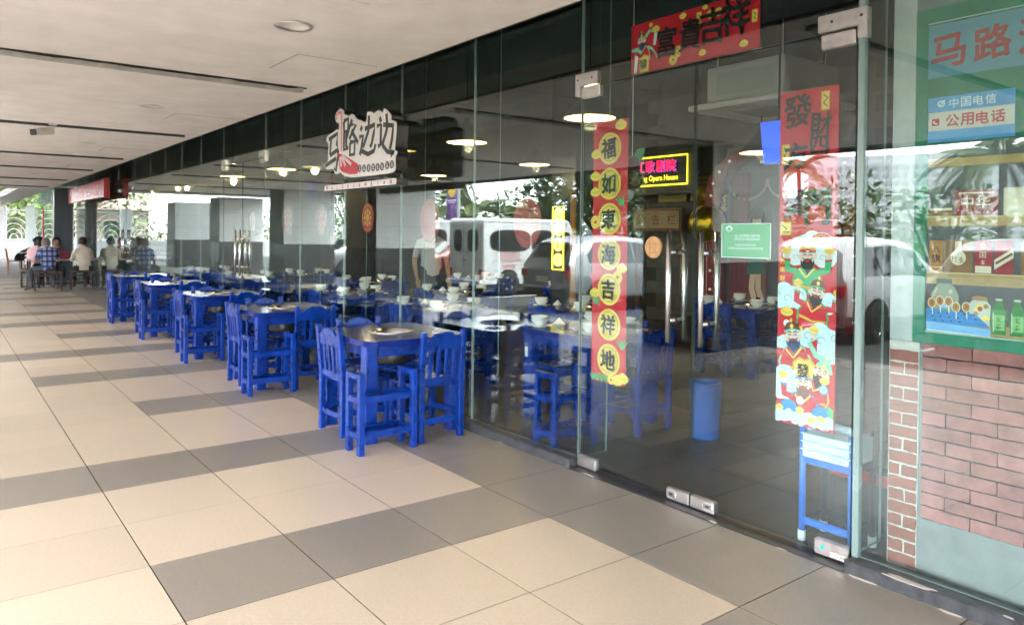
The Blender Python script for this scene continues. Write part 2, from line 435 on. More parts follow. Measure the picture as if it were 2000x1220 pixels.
for s_ in slots:
    wide = s_ == 6.25
    slotw.box(-3.30, -2.7, s_-0.0345, s_+0.0345, CZ, CZ+0.019); slotw.box(2.55, 2.70, s_-0.0345, s_+0.0345, CZ, CZ+0.019)
    slotg.box(-2.699, 2.549, s_-0.0345, s_-0.032, CZ+0.001, CZ+0.12); slotg.box(-2.699, 2.549, s_+0.032, s_+0.0345, CZ+0.001, CZ+0.12)
    slotg.box(-2.699, 2.549, s_-0.032, s_+0.032, CZ+0.11, CZ+0.12)
put('ceiling_strip', slotw.mesh('ceiling_strip', ceilm), ce, kind='stuff')
for s_ in slots:
    if s_ != 6.25: put('slot_profile', M().box(-2.69, 2.54, s_-0.03, s_+0.03, CZ-0.026, CZ-0.001).mesh('slot_profile', black), ce)
put('air_slot', slotg.mesh('air_slot', dark), ce, kind='stuff')
# the worn channel beside the nearest slot, its sealant pulled loose
ch = M().box(-2.6, 2.5, 6.23, 6.30, CZ-0.036, CZ-0.001)
put('slot_channel', ch.mesh('slot_channel', pbr('channel_grey', (0.36,0.35,0.33), 0.5, var=0.25, vscale=9)), ce)
rr = random.Random(3); pts = []; 
for q in range(64): pts.append((-2.6+q*0.08, 6.222+rr.uniform(-0.006, 0.004), CZ-0.004-rr.uniform(0,0.008)))
put('torn_sealant', M().tube(pts, [0.006+0.006*rr.random() for _ in pts], 5).mesh('torn_sealant', dark), ce)
# access hatches
for (ya, yb) in ((5.08, 5.65), (8.45, 8.95), (12.6, 13.2), (16.3, 16.8)):
    g = M().box(2.0, 2.6, ya, yb, CZ-0.004, CZ-0.001)
    put('access_hatch', g.mesh('access_hatch', ceilm), ce)
    gg = M()
    for (x0, x1, y0, y1) in ((1.994,2.606,ya-0.006,ya-0.001),(1.994,2.606,yb+0.001,yb+0.006),(1.994,1.999,ya,yb),(2.601,2.606,ya,yb)): gg.box(x0, x1, y0, y1, CZ-0.0015, CZ-0.0005)
    put('hatch_gap', gg.mesh('hatch_gap', pbr('shadow_gap', (0.12,0.11,0.10), 0.9)), ce)
# recess between the ceiling edge and the glass, outer fascia, unseen storeys added above
put('ceiling_edge_fascia', M().box(2.70, 2.715, -14, 42, CZ, 3.62).mesh('fascia', darkp), kind='structure')
put('recess_soffit', M().box(2.72, 3.60, -14, 42, 3.60, 3.70).mesh('recess_soffit', darkp), kind='structure')
put('far_canopy', M().box(1.95, 2.699, 27.01, 42, CZ, 2.95).mesh('far_canopy', ceilm), kind='structure')
put('unseen_shade_roof', M().box(-9, 9, 27.0, 49.5, 4.5, 4.75).mesh('unseen_shade_roof', concrete), kind='structure')  # unseen roof, added to shade the far paving and railings
bl = put('sky_blocking_storeys', M().box(-3.36, 10.5, -15, 26.9, 3.72, 9.5).mesh('sky_blocking_storeys', concrete), kind='structure')  # unseen storeys, added only to keep sun and sky off the corridor
put('canopy_fascia', M().box(-3.36, -3.302, -14, 27, CZ-0.06, 3.71).mesh('canopy_fascia', pbr('fascia_green', (0.04,0.06,0.055), 0.5)), kind='structure')

# downlights
lg = M().lathe([(0.088,0.0),(0.112,-0.002),(0.115,-0.006),(0.110,-0.010),(0.090,-0.006),(0.086,0.0)], 32)
lc = M().lathe([(0.087,0.0),(0.075,0.035),(0.055,0.062),(0.0,0.066)], 32)
lgm = lg.mesh('trim_ring', steel, smooth=True); lcm = lc.mesh('reflector', pbr('reflector_white', (0.75,0.74,0.72), 0.3), smooth=True)
nth = ['nearest', 'second', 'third', 'fourth', 'fifth', 'sixth', 'seventh', 'eighth', 'ninth', 'tenth']
vis_l = sorted([p for p in seam if p[0] > 0 and p[1] > 3]); 
for h, ly in seam:
    lab = f'round ceiling downlight mirrored in the glass, {nth[[q[1] for q in seam if q[0] < 0].index(ly)]} along the corridor' if h < 0 else 'round ceiling downlight right in front of the glass doors'
    if (h, ly) in vis_l: lab = f'unlit round ceiling downlight, the {nth[vis_l.index((h, ly))]} in the line along the ceiling'
    t = thing('downlight', lab, 'ceiling light', (h, ly, CZ), 0, 'recessed downlights')
    put('trim_ring', lgm, t); put('reflector', lcm, t)

# ---------------------------------------------------------------- shopfront glass
shop = thing('glass_shopfront', 'long frameless glass shopfront with dark sill along the corridor', 'shopfront', (3.3, 0, 0))
def pane_mesh(y0, y1, z0, z1):
    g = M(); g.box(-0.006, 0.006, y0+0.002, y1-0.002, z0, z1)
    for k in range(6): g.m[k] = 0 if k in (3, 5) else 1
    return g.mesh('glass_pane', [glass, edge])
def fin(y):
    g = M().box(0.012, 0.25, y-0.006, y+0.006, 0.06, 3.58)
    for k in range(6): g.m[k] = 0 if k in (2, 4) else 1
    put('glass_fin', g.mesh('glass_fin', [sheetg, edge]), shop)
J = [-3.4, -1.9, -0.2, 1.75]
for a, b in zip(J[:-1], J[1:]): put('glass_pane', pane_mesh(a, b, 0.06, 3.59), shop)
J2 = [3.58, 4.80, 5.95, 7.12, 8.29, 9.45]
J3 = [11.2, 12.37, 13.54, 14.7, 15.9, 17.35]
J4 = [19.1, 20.3, 21.5, 22.7, 23.9, 25.55]
J5 = [26.1, 27.5, 28.9, 30.3, 31.7, 33.1, 34.5, 35.9, 37.3, 38.7, 40.1, 41.5]
for J in (J2, J3, J4, J5):
    for a, b in zip(J[:-1], J[1:]): put('glass_pane', pane_mesh(a, b, 0.06, 3.59), shop)
for y in (1.75, 3.58, 4.80, 5.95, 7.12, 8.29, 9.45, 11.2, 12.37, 13.54, 14.7, 15.9): fin(y)
def sill_obj(a, b):
    put('sill', M().box(-0.085, 0.06, a, b, -0.02, 0.058).mesh('sill', sillm, bevel=0.006), shop)
for a, b in ((-3.4, 1.745), (3.585, 9.445), (11.205, 17.345), (19.105, 25.55), (26.1, 41.5)): sill_obj(a, b)
put('threshold', M().box(-0.085, 0.06, 1.75, 3.58, -0.02, 0.006).mesh('threshold', pbr('threshold_dark', (0.03,0.03,0.032), 0.4, var=0.4, vscale=30)), shop)
put('threshold', M().box(-0.085, 0.06, 9.45, 11.2, -0.02, 0.006).mesh('threshold', MATS['threshold_dark']), shop)
put('threshold', M().box(-0.085, 0.06, 17.35, 19.1, -0.02, 0.006).mesh('threshold', MATS['threshold_dark']), shop)
# worn patches where the paint has gone
rr = random.Random(11)
def chip(cy, cx, ly, lx, z):
    n = 12; P = []
    for k in range(n):
        a = 2*pi*k/n; q = rr.uniform(0.55, 1.1)
        P.append((cx+cos(a)*lx*q, cy+sin(a)*ly*q))
    g = M().prism(P, lambda p: (p[0], p[1], z+0.0025), lambda p: (p[0], p[1], z))
    put('paint_chip', g.mesh('paint_chip', chipm, fix=True), shop)
for (cy_, cx_, ly_, lx_) in ((1.66,-0.088,0.07,0.012),(1.45,-0.075,0.13,0.022),(1.30,-0.088,0.05,0.010),(1.1,-0.07,0.02,0.008),(2.05,-0.086,0.03,0.006),(2.45,-0.085,0.025,0.006),(3.4,-0.085,0.06,0.008),(4.3,-0.088,0.03,0.006),(0.95,-0.085,0.05,0.012)):
    chip(cy_, cx_, ly_, lx_, 0.001 if cx_ < -0.085 else (0.059 if cy_ < 1.7 else 0.0065))
for y, z0 in ((1.75, 2.43), (9.45, 2.43), (17.35, 2.43)):
    yb = {1.75: 3.58, 9.45: 11.2, 17.35: 19.1}[y]; mid = (y+yb)/2
    put('transom_pane', pane_mesh(y, yb, z0+0.012, 3.59), shop)
# thick pale edge of the sidelight beside the right door leaf
g = M().box(-0.016, 0.016, 1.716, 1.744, 0.0, 3.58); put('jamb_strip', g.mesh('jamb_strip', pbr('jamb_green', (0.20,0.29,0.275), 0.25, var=0.15, vscale=2)), shop)

def bar_handle(t, y):
    """pull handle: a bar each side of the leaf joined by two studs"""
    hb = put('handle', M().tube([(-0.065,y,0.90),(-0.065,y,1.52)], 0.0145, 14).mesh('handle', chrome, smooth=True), t)
    hi = put('handle', M().tube([(0.07,y,0.905),(0.07,y,1.515)], 0.0135, 14).mesh('handle', chrome, smooth=True), t)
    for z in (1.02, 1.40):
        put('standoff', M().tube([(-0.065,y,z),(0.07,y,z)], 0.009, 10).mesh('standoff', steel, smooth=True), t)
        put('washer', M().tube([(-0.012,y,z),(-0.007,y,z)], 0.02, 14).mesh('washer', black), t)
def door_leaf(y0, y1, label, hy, hinge, fancy=True):
    t = thing('glass_door', label, 'glass door', (3.3, 0, 0), 0, 'glass door leaves')
    g = M(); g.box(-0.006, 0.006, y0+0.004, y1-0.004, 0.02, 2.43)
    for k in range(6): g.m[k] = 0 if k in (3, 5) else 1
    put('door_glass', g.mesh('door_glass', [glass, pbr('door_edge_dark', (0.05,0.08,0.075), 0.3)]), t)
    bar_handle(t, hy)
    hy0, hy1 = (y1-0.17, y1-0.004) if hinge > 0 else (y0+0.004, y0+0.17)
    fm = steel if hinge > 0 else worn
    put('bottom_fitting', M().box(-0.018, 0.018, hy0, hy1, 0.012, 0.082).mesh('bottom_fitting', fm, bevel=0.003), t)
    put('top_fitting', M().box(-0.018, 0.018, hy0, hy1, 2.365, 2.432).mesh('top_fitting', fm, bevel=0.003), t)
    lk = (y0+0.004, y0+0.16) if hinge > 0 else (y1-0.16, y1-0.004)
    f_ = put('lock_fitting', M().box(-0.018, 0.018, lk[0], lk[1], 0.012, 0.075).mesh('lock_fitting', steel, bevel=0.003), t)
    c = (lk[0]+lk[1])/2+(0.04 if hinge > 0 else -0.04)
    put('lock_plate', M().box(-0.023, -0.0185, c-0.03, c+0.03, 0.028, 0.062).mesh('lock_plate', chrome, bevel=0.003), f_)
    put('keyhole', M().box(-0.0245, -0.0232, c-0.012, c+0.012, 0.040, 0.050).mesh('keyhole', black), f_)
    if hinge < 0:
        put('service_sticker', M().tube([(-0.0205,y0+0.13,0.05),(-0.0183,y0+0.13,0.05)], 0.010, 14).mesh('service_sticker', pbr('turquoise', (0.02,0.5,0.4), 0.5)), t)
        put('bolt_slot', M().box(-0.022, -0.0183, y0+0.02, y0+0.09, 0.022, 0.040).mesh('bolt_slot', chrome, bevel=0.004), t)
    return t
def corner_fitting(yj, side, mat, label):
    t = thing('corner_fitting', label, 'door fitting', (3.3, yj, 2.5))
    # a plate on the fixed panes that turns the corner over the door
    g = M().box(-0.022, 0.022, -0.15 if side < 0 else -0.045, 0.045 if side < 0 else 0.19, -0.056, 0.022)
    g.box(-0.022, 0.022, 0.002 if side < 0 else -0.045, 0.045 if side < 0 else -0.002, -0.115, -0.0562)
    put('plate', g.mesh('plate', mat, bevel=0.002), t)
    for dy in (0.02, -0.11) if side < 0 else (-0.02, 0.12):
        put('screw', M().tube([(-0.024,dy,-0.015),(-0.0222,dy,-0.015)], 0.007, 10).mesh('screw', black), t)
    return t
door_leaf(2.667, 3.576, 'glass door leaf behind the narrow red couplet, nearest the blue tables', 2.79, 1)
door_leaf(1.754, 2.663, 'glass door leaf with the green notice and the wide red poster', 2.565, -1)
corner_fitting(3.58, -1, steel, 'clean steel corner plate above the narrow red couplet')
corner_fitting(1.75, 1, worn, 'scuffed steel corner plate above the wide red poster')
door_leaf(10.33, 11.196, 'far leaf of the glass double door beyond the shop logo', 10.42, 1)
door_leaf(9.454, 10.325, 'near leaf of the glass double door beyond the shop logo', 10.23, -1)
corner_fitting(11.2, -1, steel, 'left corner plate over the double door beyond the logo')
corner_fitting(9.45, 1, steel, 'right corner plate over the double door beyond the logo')
door_leaf(18.23, 19.096, 'far leaf of the glass double door beside the seated diners', 18.32, 1)
door_leaf(17.354, 18.225, 'near leaf of the glass double door beside the seated diners', 18.13, -1)
# metal column at the end of the first shopfront
put_ = thing('steel_column', 'slim dark slate steel column at the end of the shopfront', 'column', (2.98, 25.85, 0))
put('shaft', M().box(-0.24, 0.24, -0.2, 0.2, 0.0, 2.735).mesh('shaft', pbr('slate_paint', (0.06,0.085,0.10), 0.45), bevel=0.01), put_)
put('base_plate', M().box(-0.29, 0.29, -0.25, 0.25, 0.0, 0.02).mesh('base_plate', darkp), put_)

# ---------------------------------------------------------------- interior shell
iw = pbr('interior_wall', (0.30,0.29,0.26), 0.8, var=0.1, vscale=2)
bw = put('interior_back_wall', M().box(8.9, 9.1, 1.5, 18.9, 0, 3.6).mesh('interior_back_wall', pbr('charcoal_wall', (0.04,0.04,0.036), 0.8, var=0.2, vscale=2)), kind='structure')
blk = pbr('block_grey', (0.115,0.11,0.095), 0.85, var=0.15, vscale=6, rnd=0.1)
bm_ = M().box(0, 0.03, 0.004, 0.396, 0.004, 0.196).mesh('block', blk, bevel=0.004)
for k in range(1, 18):
    for j in range(0, 10):
        y = 4.3+j*0.4+(0.2 if k % 2 else 0)
        if y > 7.7: continue
        if 6.55 > y > 4.9 and k < 13: continue
        if y > 6.2 and 10 <= k <= 13: continue
        put('wall_block', bm_, bw, (8.868, y, k*0.2))
put('interior_side_wall', M().box(3.56, 9.1, 18.9, 19.1, 0, 3.6).mesh('interior_side_wall', iw), kind='structure')
put('interior_near_wall', M().box(3.58, 9.1, 1.2, 1.5, 0, 3.6).mesh('interior_near_wall', iw), kind='structure')
put('interior_ceiling', M().box(3.60, 9.1, -3, 42, 3.60, 3.70).mesh('interior_ceiling', pbr('charcoal_ceiling', (0.03,0.034,0.034), 0.8)), kind='structure')
put('far_shop_wall', M().box(8.0, 8.2, 19.1, 42, 0, 3.6).mesh('far_shop_wall', cream), kind='structure')
put('far_shop_end_wall', M().box(3.56, 8.0, 25.7, 25.9, 0, 3.6).mesh('far_shop_end_wall', pbr('sage_wall', (0.30,0.36,0.30), 0.8, var=0.2, vscale=2)), kind='structure')
put('ceiling_duct', M().box(4.6, 5.1, 1.6, 18.8, 3.15, 3.5).mesh('duct', darkp), None, kind='structure')
for x, z, rd in ((3.95,3.42,0.05),(4.25,3.36,0.035),(5.6,3.4,0.06),(6.6,3.3,0.09)):
    tag(put('ceiling_pipe', M().tube([(x,1.6,z),(x,18.8,z)], rd, 12).mesh('ceiling_pipe', darkp, smooth=True)), {3.95:'dark pipe running under the restaurant ceiling nearest the glass',4.25:'thin dark pipe beside the duct under the restaurant ceiling',5.6:'dark pipe beyond the duct under the restaurant ceiling',6.6:'thickest dark pipe deep under the restaurant ceiling'}[x], 'pipe')
# interior column with tile cladding
for (x0, x1, y0, y1, lab) in ((6.12, 6.55, 6.75, 7.2, 'dark square column inside, carrying the yellow lit sign'), (6.1, 6.6, 13.2, 13.8, 'dark square column deep inside behind the far double door')):
    tag(put('interior_column', M().box(x0, x1, y0, y1, 0, 3.6).mesh('interior_column', plow, bevel=0.01)), lab, 'column')

# ---------------------------------------------------------------- corridor columns (seen mirrored in the glass)
def column(y0, y1, label):
    t = thing('corridor_column', label, 'column', (-2.1, (y0+y1)/2, 0), 0, 'tile clad corridor columns')
    hx, hy = 0.78, (y1-y0)/2
    put('core', M().box(-hx+0.02, hx-0.02, -hy+0.02, hy-0.02, -0.2, CZ).mesh('core', darkp), t)
    zs = [0.002, 1.15, 1.66, 2.18, CZ-0.003]
    for k in range(4):
        m = plow if k == 0 else ptop
        for sx in (-1, 1):
            for q in range(2):
                a, b = (-hy, 0) if q == 0 else (0, hy)
                put('cladding_panel', M().box(min(sx*(hx-0.02), sx*hx)+0.001, max(sx*(hx-0.02), sx*hx), a+0.022 if q == 0 else a+0.003, b-0.003 if q == 0 else b-0.022, zs[k]+0.003, zs[k+1]-0.003).mesh('cladding_panel', plow if (k == 0) else (pshade if sx > 0 else ptop)), t)
        for sy in (-1, 1):
            for q in range(3):
                a = -hx+q*2*hx/3; b = a+2*hx/3
                put('cladding_panel', M().box(a+0.003, b-0.003, min(sy*(hy-0.02), sy*hy), max(sy*(hy-0.02), sy*hy), zs[k]+0.003, zs[k+1]-0.003).mesh('cladding_panel', m), t)
    return t
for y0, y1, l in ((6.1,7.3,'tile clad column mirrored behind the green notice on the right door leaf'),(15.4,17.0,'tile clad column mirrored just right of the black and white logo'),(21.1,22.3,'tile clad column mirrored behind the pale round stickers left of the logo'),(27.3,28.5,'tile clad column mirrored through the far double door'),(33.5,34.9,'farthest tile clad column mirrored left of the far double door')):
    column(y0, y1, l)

# ---------------------------------------------------------------- tables, chairs, stands
def rtop(s, h, z0, z1, holes, m):
    g = M(); c = 0.03; h0 = 0.165
    # octagon-cornered top with a round well in the middle
    n = 72; ci = []; ou = []
    for k in range(n):
        a = 2*pi*(k+0.5)/n; dx, dy = cos(a), sin(a); t = min(s/abs(dx), h/abs(dy)); x, y = dx*t, dy*t
        ex, ey = s-abs(x), h-abs(y)
        ci.append((h0*dx, h0*dy)); ou.append([x, y])
    for sx in (-1, 1):
        for sy in (-1, 1):
            k = min(range(n), key=lambda i: (ou[i][0]-sx*s)**2+(ou[i][1]-sy*h)**2); ou[k] = [sx*(s-c), sy*(h-c)]
            for j in (k-1, (k+1) % n):
                pass
    vs = [(x, y, z1) for x, y in ci]+[(x, y, z1) for x, y in ou]+[(x, y, z0) for x, y in ci]+[(x, y, z0) for x, y in ou]
    fs = []
    for k in range(n):
        j = (k+1) % n
        fs += [(k, n+k, n+j, j), (2*n+j, 3*n+j, 3*n+k, 2*n+k), (n+k, 3*n+k, 3*n+j, n+j), (j, 2*n+j, 2*n+k, k)]
    g.add(vs, fs)
    return g.mesh('table_top', m, fix=True)
TS, TH = 0.42, 0.465
m_top = rtop(TS, TH, 0.70, 0.74, 1, bluet)
m_leg = M().box(-0.045, 0.045, -0.045, 0.045, 0, 0.699).mesh('leg', blue, bevel=0.004)
m_ap_x = M().box(-TS+0.145, TS-0.145, -0.011, 0.011, 0.61, 0.699).mesh('apron', blue, bevel=0.002)
m_ap_y = M().box(-0.011, 0.011, -TH+0.165, TH-0.165, 0.61, 0.699).mesh('apron', blue, bevel=0.002)
m_pot = M().lathe([(0.180,0.7405),(0.182,0.745),(0.168,0.747),(0.160,0.743),(0.156,0.70),(0.145,0.665),(0.10,0.652),(0.0,0.650)], 36).mesh('steel_pot', pbr('pot_steel', (0.55,0.54,0.52), 0.22, 1.0), smooth=True)
m_ring = M().lathe([(0.062,0.741),(0.062,0.746),(0.046,0.747),(0.043,0.742),(0.0,0.7415)], 24, c=(0.27,-0.28,0)).mesh('side_ring', steel, smooth=True)
m_burn = M().lathe([(0.0,0.50),(0.13,0.50),(0.14,0.52),(0.13,0.60),(0.12,0.63)], 20).mesh('burner', black, smooth=True)
m_shelf = M().box(-TS+0.15, TS-0.15, -0.05, 0.05, 0.475, 0.495).box(-0.05, 0.05, -TH+0.17, TH-0.17, 0.46, 0.474).mesh('burner_rail', blue)
m_box = M().box(-TS+0.075, -TS+0.095, -TH+0.14, -TH+0.22, 0.60, 0.69).mesh('control_box', black, bevel=0.004)
m_btn = M()
for k in range(2):
    for j in range(3): m_btn.box(-TS+0.072, -TS+0.0748, -TH+0.152+k*0.036, -TH+0.172+k*0.036, 0.612+j*0.025, 0.626+j*0.025)
m_btn = m_btn.mesh('button', pbr('button_orange', (0.6,0.16,0.05), 0.5))
m_stk = M().box(-TS+0.0395, -TS+0.0415, TH-0.118, TH-0.082, 0.50, 0.58).mesh('sticker', white)
m_hose = M().tube([(-0.1,0.05,0.52),(-0.2,-0.1,0.46),(-0.28,-0.22,0.44),(-0.33,-0.30,0.55),(-0.36,-0.31,0.62)], 0.009, 6).mesh('gas_hose', rubber, smooth=True)
def make_table(label, group, loc):
    t = thing('hotpot_table', label, 'table', loc, 0, group)
    put('table_top', m_top, t); put('steel_pot', m_pot, t); put('side_ring', m_ring, t); put('burner', m_burn, t); put('burner_rail', m_shelf, t)
    for sx in (-1, 1):
        for sy in (-1, 1): put('leg', m_leg, t, (-TS+0.09 if sx < 0 else TS-0.05, sy*(TH-0.165 if sy < 0 else TH-0.10), 0))
    for sy in (-1, 1): put('apron', m_ap_x, t, (0, sy*(TH-0.13), 0))
    for sx in (-1, 1): put('apron', m_ap_y, t, (sx*(TS-0.09), 0.03, 0))
    cb = put('control_box', m_box, t); put('button', m_btn, cb); put('sticker', m_stk, t); put('gas_hose', m_hose, t)
    return t
# chair: faces +Y, back at -Y
P_ = 0.021
m_fl = M().box(-P_, P_, -P_, P_, 0, 0.384).mesh('leg', blue, bevel=0.003)
m_bl = M().beam((0,0,0), (0,0,0.42), 0.042, 0.042).beam((0,0,0.42), (0,-0.035,0.79), 0.042, 0.036).mesh('back_post', blue, bevel=0.003)
m_seat = M().box(-0.195, 0.195, -0.165, 0.20, 0.385, 0.410).mesh('seat', blue, bevel=0.004)
crest = [(-0.155,0.655),(0.155,0.655),(0.155,0.735),(0.125,0.738),(0.10,0.752),(0.075,0.772),(0.04,0.782),(0,0.785),(-0.04,0.782),(-0.075,0.772),(-0.10,0.752),(-0.125,0.738),(-0.155,0.735)]
def rake(z): return -0.035*(z-0.42)/0.37
m_crest = M().prism(crest, lambda p: (p[0], -0.188+rake(p[1])+0.011, p[1]), lambda p: (p[0], -0.188+rake(p[1])-0.011, p[1])).mesh('crest_rail', blue, fix=True, bevel=0.002)
m_slat = M().beam((0,-0.188+rake(0.455),0.455), (0,-0.188+rake(0.66),0.66), 0.030, 0.014).mesh('slat', blue, bevel=0.002)
m_lr = M().box(-0.155, 0.155, -0.201, -0.177, 0.415, 0.458).mesh('lower_back_rail', blue, bevel=0.002)
m_sx = M().box(-0.155, 0.155, -0.011, 0.011, 0.125, 0.165).mesh('stretcher', blue, bevel=0.002)
m_sy = M().box(-0.011, 0.011, -0.165, 0.155, 0.150, 0.190).mesh('stretcher', blue, bevel=0.002)
m_ar = M().box(-0.150, 0.150, -0.010, 0.010, 0.335, 0.384).mesh('seat_rail', blue, bevel=0.002)
def make_chair():
    t = thing('slat_back_chair', 'x', 'chair', (0,0,0), 0, 'blue slat back chairs around the hotpot tables')
    put('seat', m_seat, t)
    for sx in (-1, 1):
        put('leg', m_fl, t, (sx*0.176, 0.176, 0)); put('back_post', m_bl, t, (sx*0.176, -0.188, 0)); put('stretcher', m_sy, t, (sx*0.176, 0, 0))
    put('crest_rail', m_crest, t); put('lower_back_rail', m_lr, t)
    for k in range(4): put('slat', m_slat, t, (-0.105+k*0.07, 0, 0))
    put('stretcher', m_sx, t, (0, -0.188, 0)); put('stretcher', m_sx, t, (0, 0.176, 0)); put('seat_rail', m_ar, t, (0, 0.18, 0))
    return t
# low stand with a loop at each side, for bags
m_sp = M().box(-0.021, 0.021, -0.021, 0.021, 0, 0.545).mesh('post', blue, bevel=0.003)
m_sl = M().box(-0.021, 0.021, -0.068, 0.068, 0.505, 0.545).mesh('loop_rail', blue, bevel=0.003)
m_ss = M().box(-0.021, 0.021, -0.068, 0.068, 0.345, 0.388).mesh('side_rail', blue, bevel=0.003)
m_sq = M().box(-0.021, 0.021, -0.068, 0.068, 0.105, 0.148).mesh('side_rail', blue, bevel=0.003)
m_sf = M().box(-0.178, 0.178, -0.011, 0.011, 0.345, 0.392).mesh('front_rail', blue, bevel=0.002)
m_sg = M().box(-0.178, 0.178, -0.011, 0.011, 0.105, 0.155).mesh('front_rail', blue, bevel=0.002)
m_sb = M().box(-0.178, 0.178, -0.075, 0.075, 0.358, 0.378).mesh('shelf_board', blue, bevel=0.002)
m_sc = M().box(-0.178, 0.178, -0.075, 0.075, 0.112, 0.130).mesh('shelf_board', blue, bevel=0.002)
def make_stand():
    t = thing('bag_stand', 'x', 'bag stand', (0,0,0), 0, 'low blue stands with side loops beside the tables')
    for sx in (-1, 1):
        for sy in (-1, 1): put('post', m_sp, t, (sx*0.20, sy*0.089, 0))
        put('loop_rail', m_sl, t, (sx*0.20, 0, 0)); put('side_rail', m_ss, t, (sx*0.20, 0, 0)); put('side_rail', m_sq, t, (sx*0.20, 0, 0))
    for sy in (-1, 1): put('front_rail', m_sf, t, (0, sy*0.089, 0)); put('front_rail', m_sg, t, (0, sy*0.089, 0))
    put('shelf_board', m_sb, t); put('shelf_board', m_sc, t)
    return t
CH = make_chair(); ST = make_stand(); used = {'c': False, 's': False, 't': None}
def chair(x, y, rz, label):
    if not used['c']:
        used['c'] = True; CH.location = (x, y, 0); CH.rotation_euler = (0,0,rz); CH['label'] = label; return CH
    return dup(CH, (x, y, 0), rz, label)
def stand(x, y, rz, label):
    if not used['s']:
        used['s'] = True; ST.location = (x, y, 0); ST.rotation_euler = (0,0,rz); ST['label'] = label; return ST
    return dup(ST, (x, y, 0), rz, label)
rr = random.Random(5)
ordn = ['nearest', 'second', 'third', 'fourth', 'farthest']
for k, y in enumerate((4.68, 6.93, 9.05, 11.33, 13.55)):
    lab = f'hotpot table with a steel pot well, {ordn[k]} of the five outside the glass'
    if used['t'] is None: used['t'] = make_table(lab, 'hotpot tables outside the glass', (2.775, y+TH, 0))
    else: dup(used['t'], (2.775, y+TH, 0), rr.uniform(-0.012, 0.012), lab, 'hotpot tables outside the glass')
    o = f'the {ordn[k]} outdoor table'
    stand(2.455+rr.uniform(-.01,.01), y-0.005, rr.uniform(-0.03, 0.03)-0.02, f'low blue bag stand with side loops at the near side of {o}')
    chair(2.90, y+0.12+rr.uniform(-.01,.03), rr.uniform(-0.06, 0.08), f'blue chair with its back to us at the near side of {o}')
    chair(2.535+rr.uniform(-.01,.01), y+0.56+(0.04 if k else 0.02), -pi/2+rr.uniform(-0.03, 0.03), f'blue slat chair on the walkway side of {o}')
    chair(2.80, y+0.86, pi+rr.uniform(-0.04, 0.04), f'blue slat chair facing us behind {o}')
# inside
INT = [(4.20, 3.95, 'behind the narrow red couplet'), (4.20, 6.15, 'inside beside the nearest outdoor table'), (4.20, 8.30, 'inside behind the shop logo'),
       (4.20, 12.2, 'inside past the far double door'), (4.20, 14.5, 'inside nearest the side wall'),
       (5.35, 5.3, 'right of the lit yellow sign'), (5.40, 7.7, 'left of the lit yellow sign'), (5.45, 10.2, 'opposite the far double door'), (5.4, 12.6, 'deepest in the middle row'),
       (7.15, 4.55, 'before the red stage arch'), (7.3, 7.4, 'below the neon board'), (7.3, 9.9, 'far left in the back row')]
bowl_m = M().lathe([(0.0,0.004),(0.035,0.0),(0.038,0.008),(0.060,0.028),(0.074,0.050),(0.071,0.050),(0.056,0.030),(0.032,0.012),(0.0,0.011)], 20).mesh('bowl', porc, smooth=True)
plate_m = M().lathe([(0.0,0.003),(0.055,0.0),(0.060,0.006),(0.100,0.016),(0.098,0.019),(0.058,0.010),(0.0,0.008)], 24).mesh('plate', porc, smooth=True)
nap_m = M().add([(-0.04,-0.04,0.0),(0.04,-0.04,0.0),(0.04,0.04,0.0),(-0.04,0.04,0.0),(0.0,-0.005,0.055)], [(0,3,2,1),(0,1,4),(1,2,4),(2,3,4),(3,0,4)]).mesh('napkin', pbr('napkin_white', (0.8,0.8,0.78), 0.9))
cad_m = M().box(-0.05, 0.05, -0.035, 0.035, 0, 0.07).mesh('caddy', black, bevel=0.004)
cor = {(-1,-1): 'near walkway corner', (1,-1): 'near inner corner', (-1,1): 'far walkway corner', (1,1): 'far inner corner'}
for n_, (x, y, w) in enumerate(INT):
    dup(used['t'], (x, y+TH, 0), 0, f'dark blue laid hotpot table {w}', 'hotpot tables inside the restaurant')
    if n_ == 0:
        stand(x-0.66, y+0.02, 0.05, f'low blue bag stand beside the table {w}')
        chair(x+0.12, y+0.10, 0.03, f'blue chair at the near side of the table {w}')
    else:
        chair(x+0.03, y+0.10, 0, f'blue chair at the near side of the table {w}')
    chair(x-0.265, y+0.55, -pi/2, f'blue chair at the walkway end of the table {w}') if n_ not in (0,) else None
    chair(x+0.265, y+0.5, pi/2, f'blue chair at the inner end of the table {w}')
    chair(x-0.0, y+0.85, pi, f'blue chair facing us behind the table {w}')
    for (sx, sy), cl in cor.items():
        px, py = x+sx*0.30+rr.uniform(-.02,.02), y+TH+sy*0.31+rr.uniform(-.02,.02)
        if sx == 1 and sy == -1: px -= 0.08; py += 0.13
        tag(put('plate', plate_m, None, (px, py, 0.7415)), f'plate at the {cl}, table {w}', 'plate', 'white plates laid inside')
        tag(put('bowl', bowl_m, None, (px, py, 0.7555)), f'lower bowl at the {cl}, table {w}', 'bowl', 'white bowls laid inside')
        tag(put('bowl', bowl_m, None, (px+rr.uniform(-.006,.006), py+rr.uniform(-.006,.006), 0.783), rr.random()), f'upper bowl at the {cl}, table {w}', 'bowl', 'white bowls laid inside')
    tag(put('napkin', nap_m, None, (x-0.02, y+TH+0.38, 0.7405), rr.random()), f'folded white napkin on the far edge, table {w}', 'napkin', 'folded napkins')
    tag(put('condiment_box', cad_m, None, (x+0.05, y+0.10, 0.7405)), f'small black box on the near edge, table {w}', 'box', 'condiment boxes')

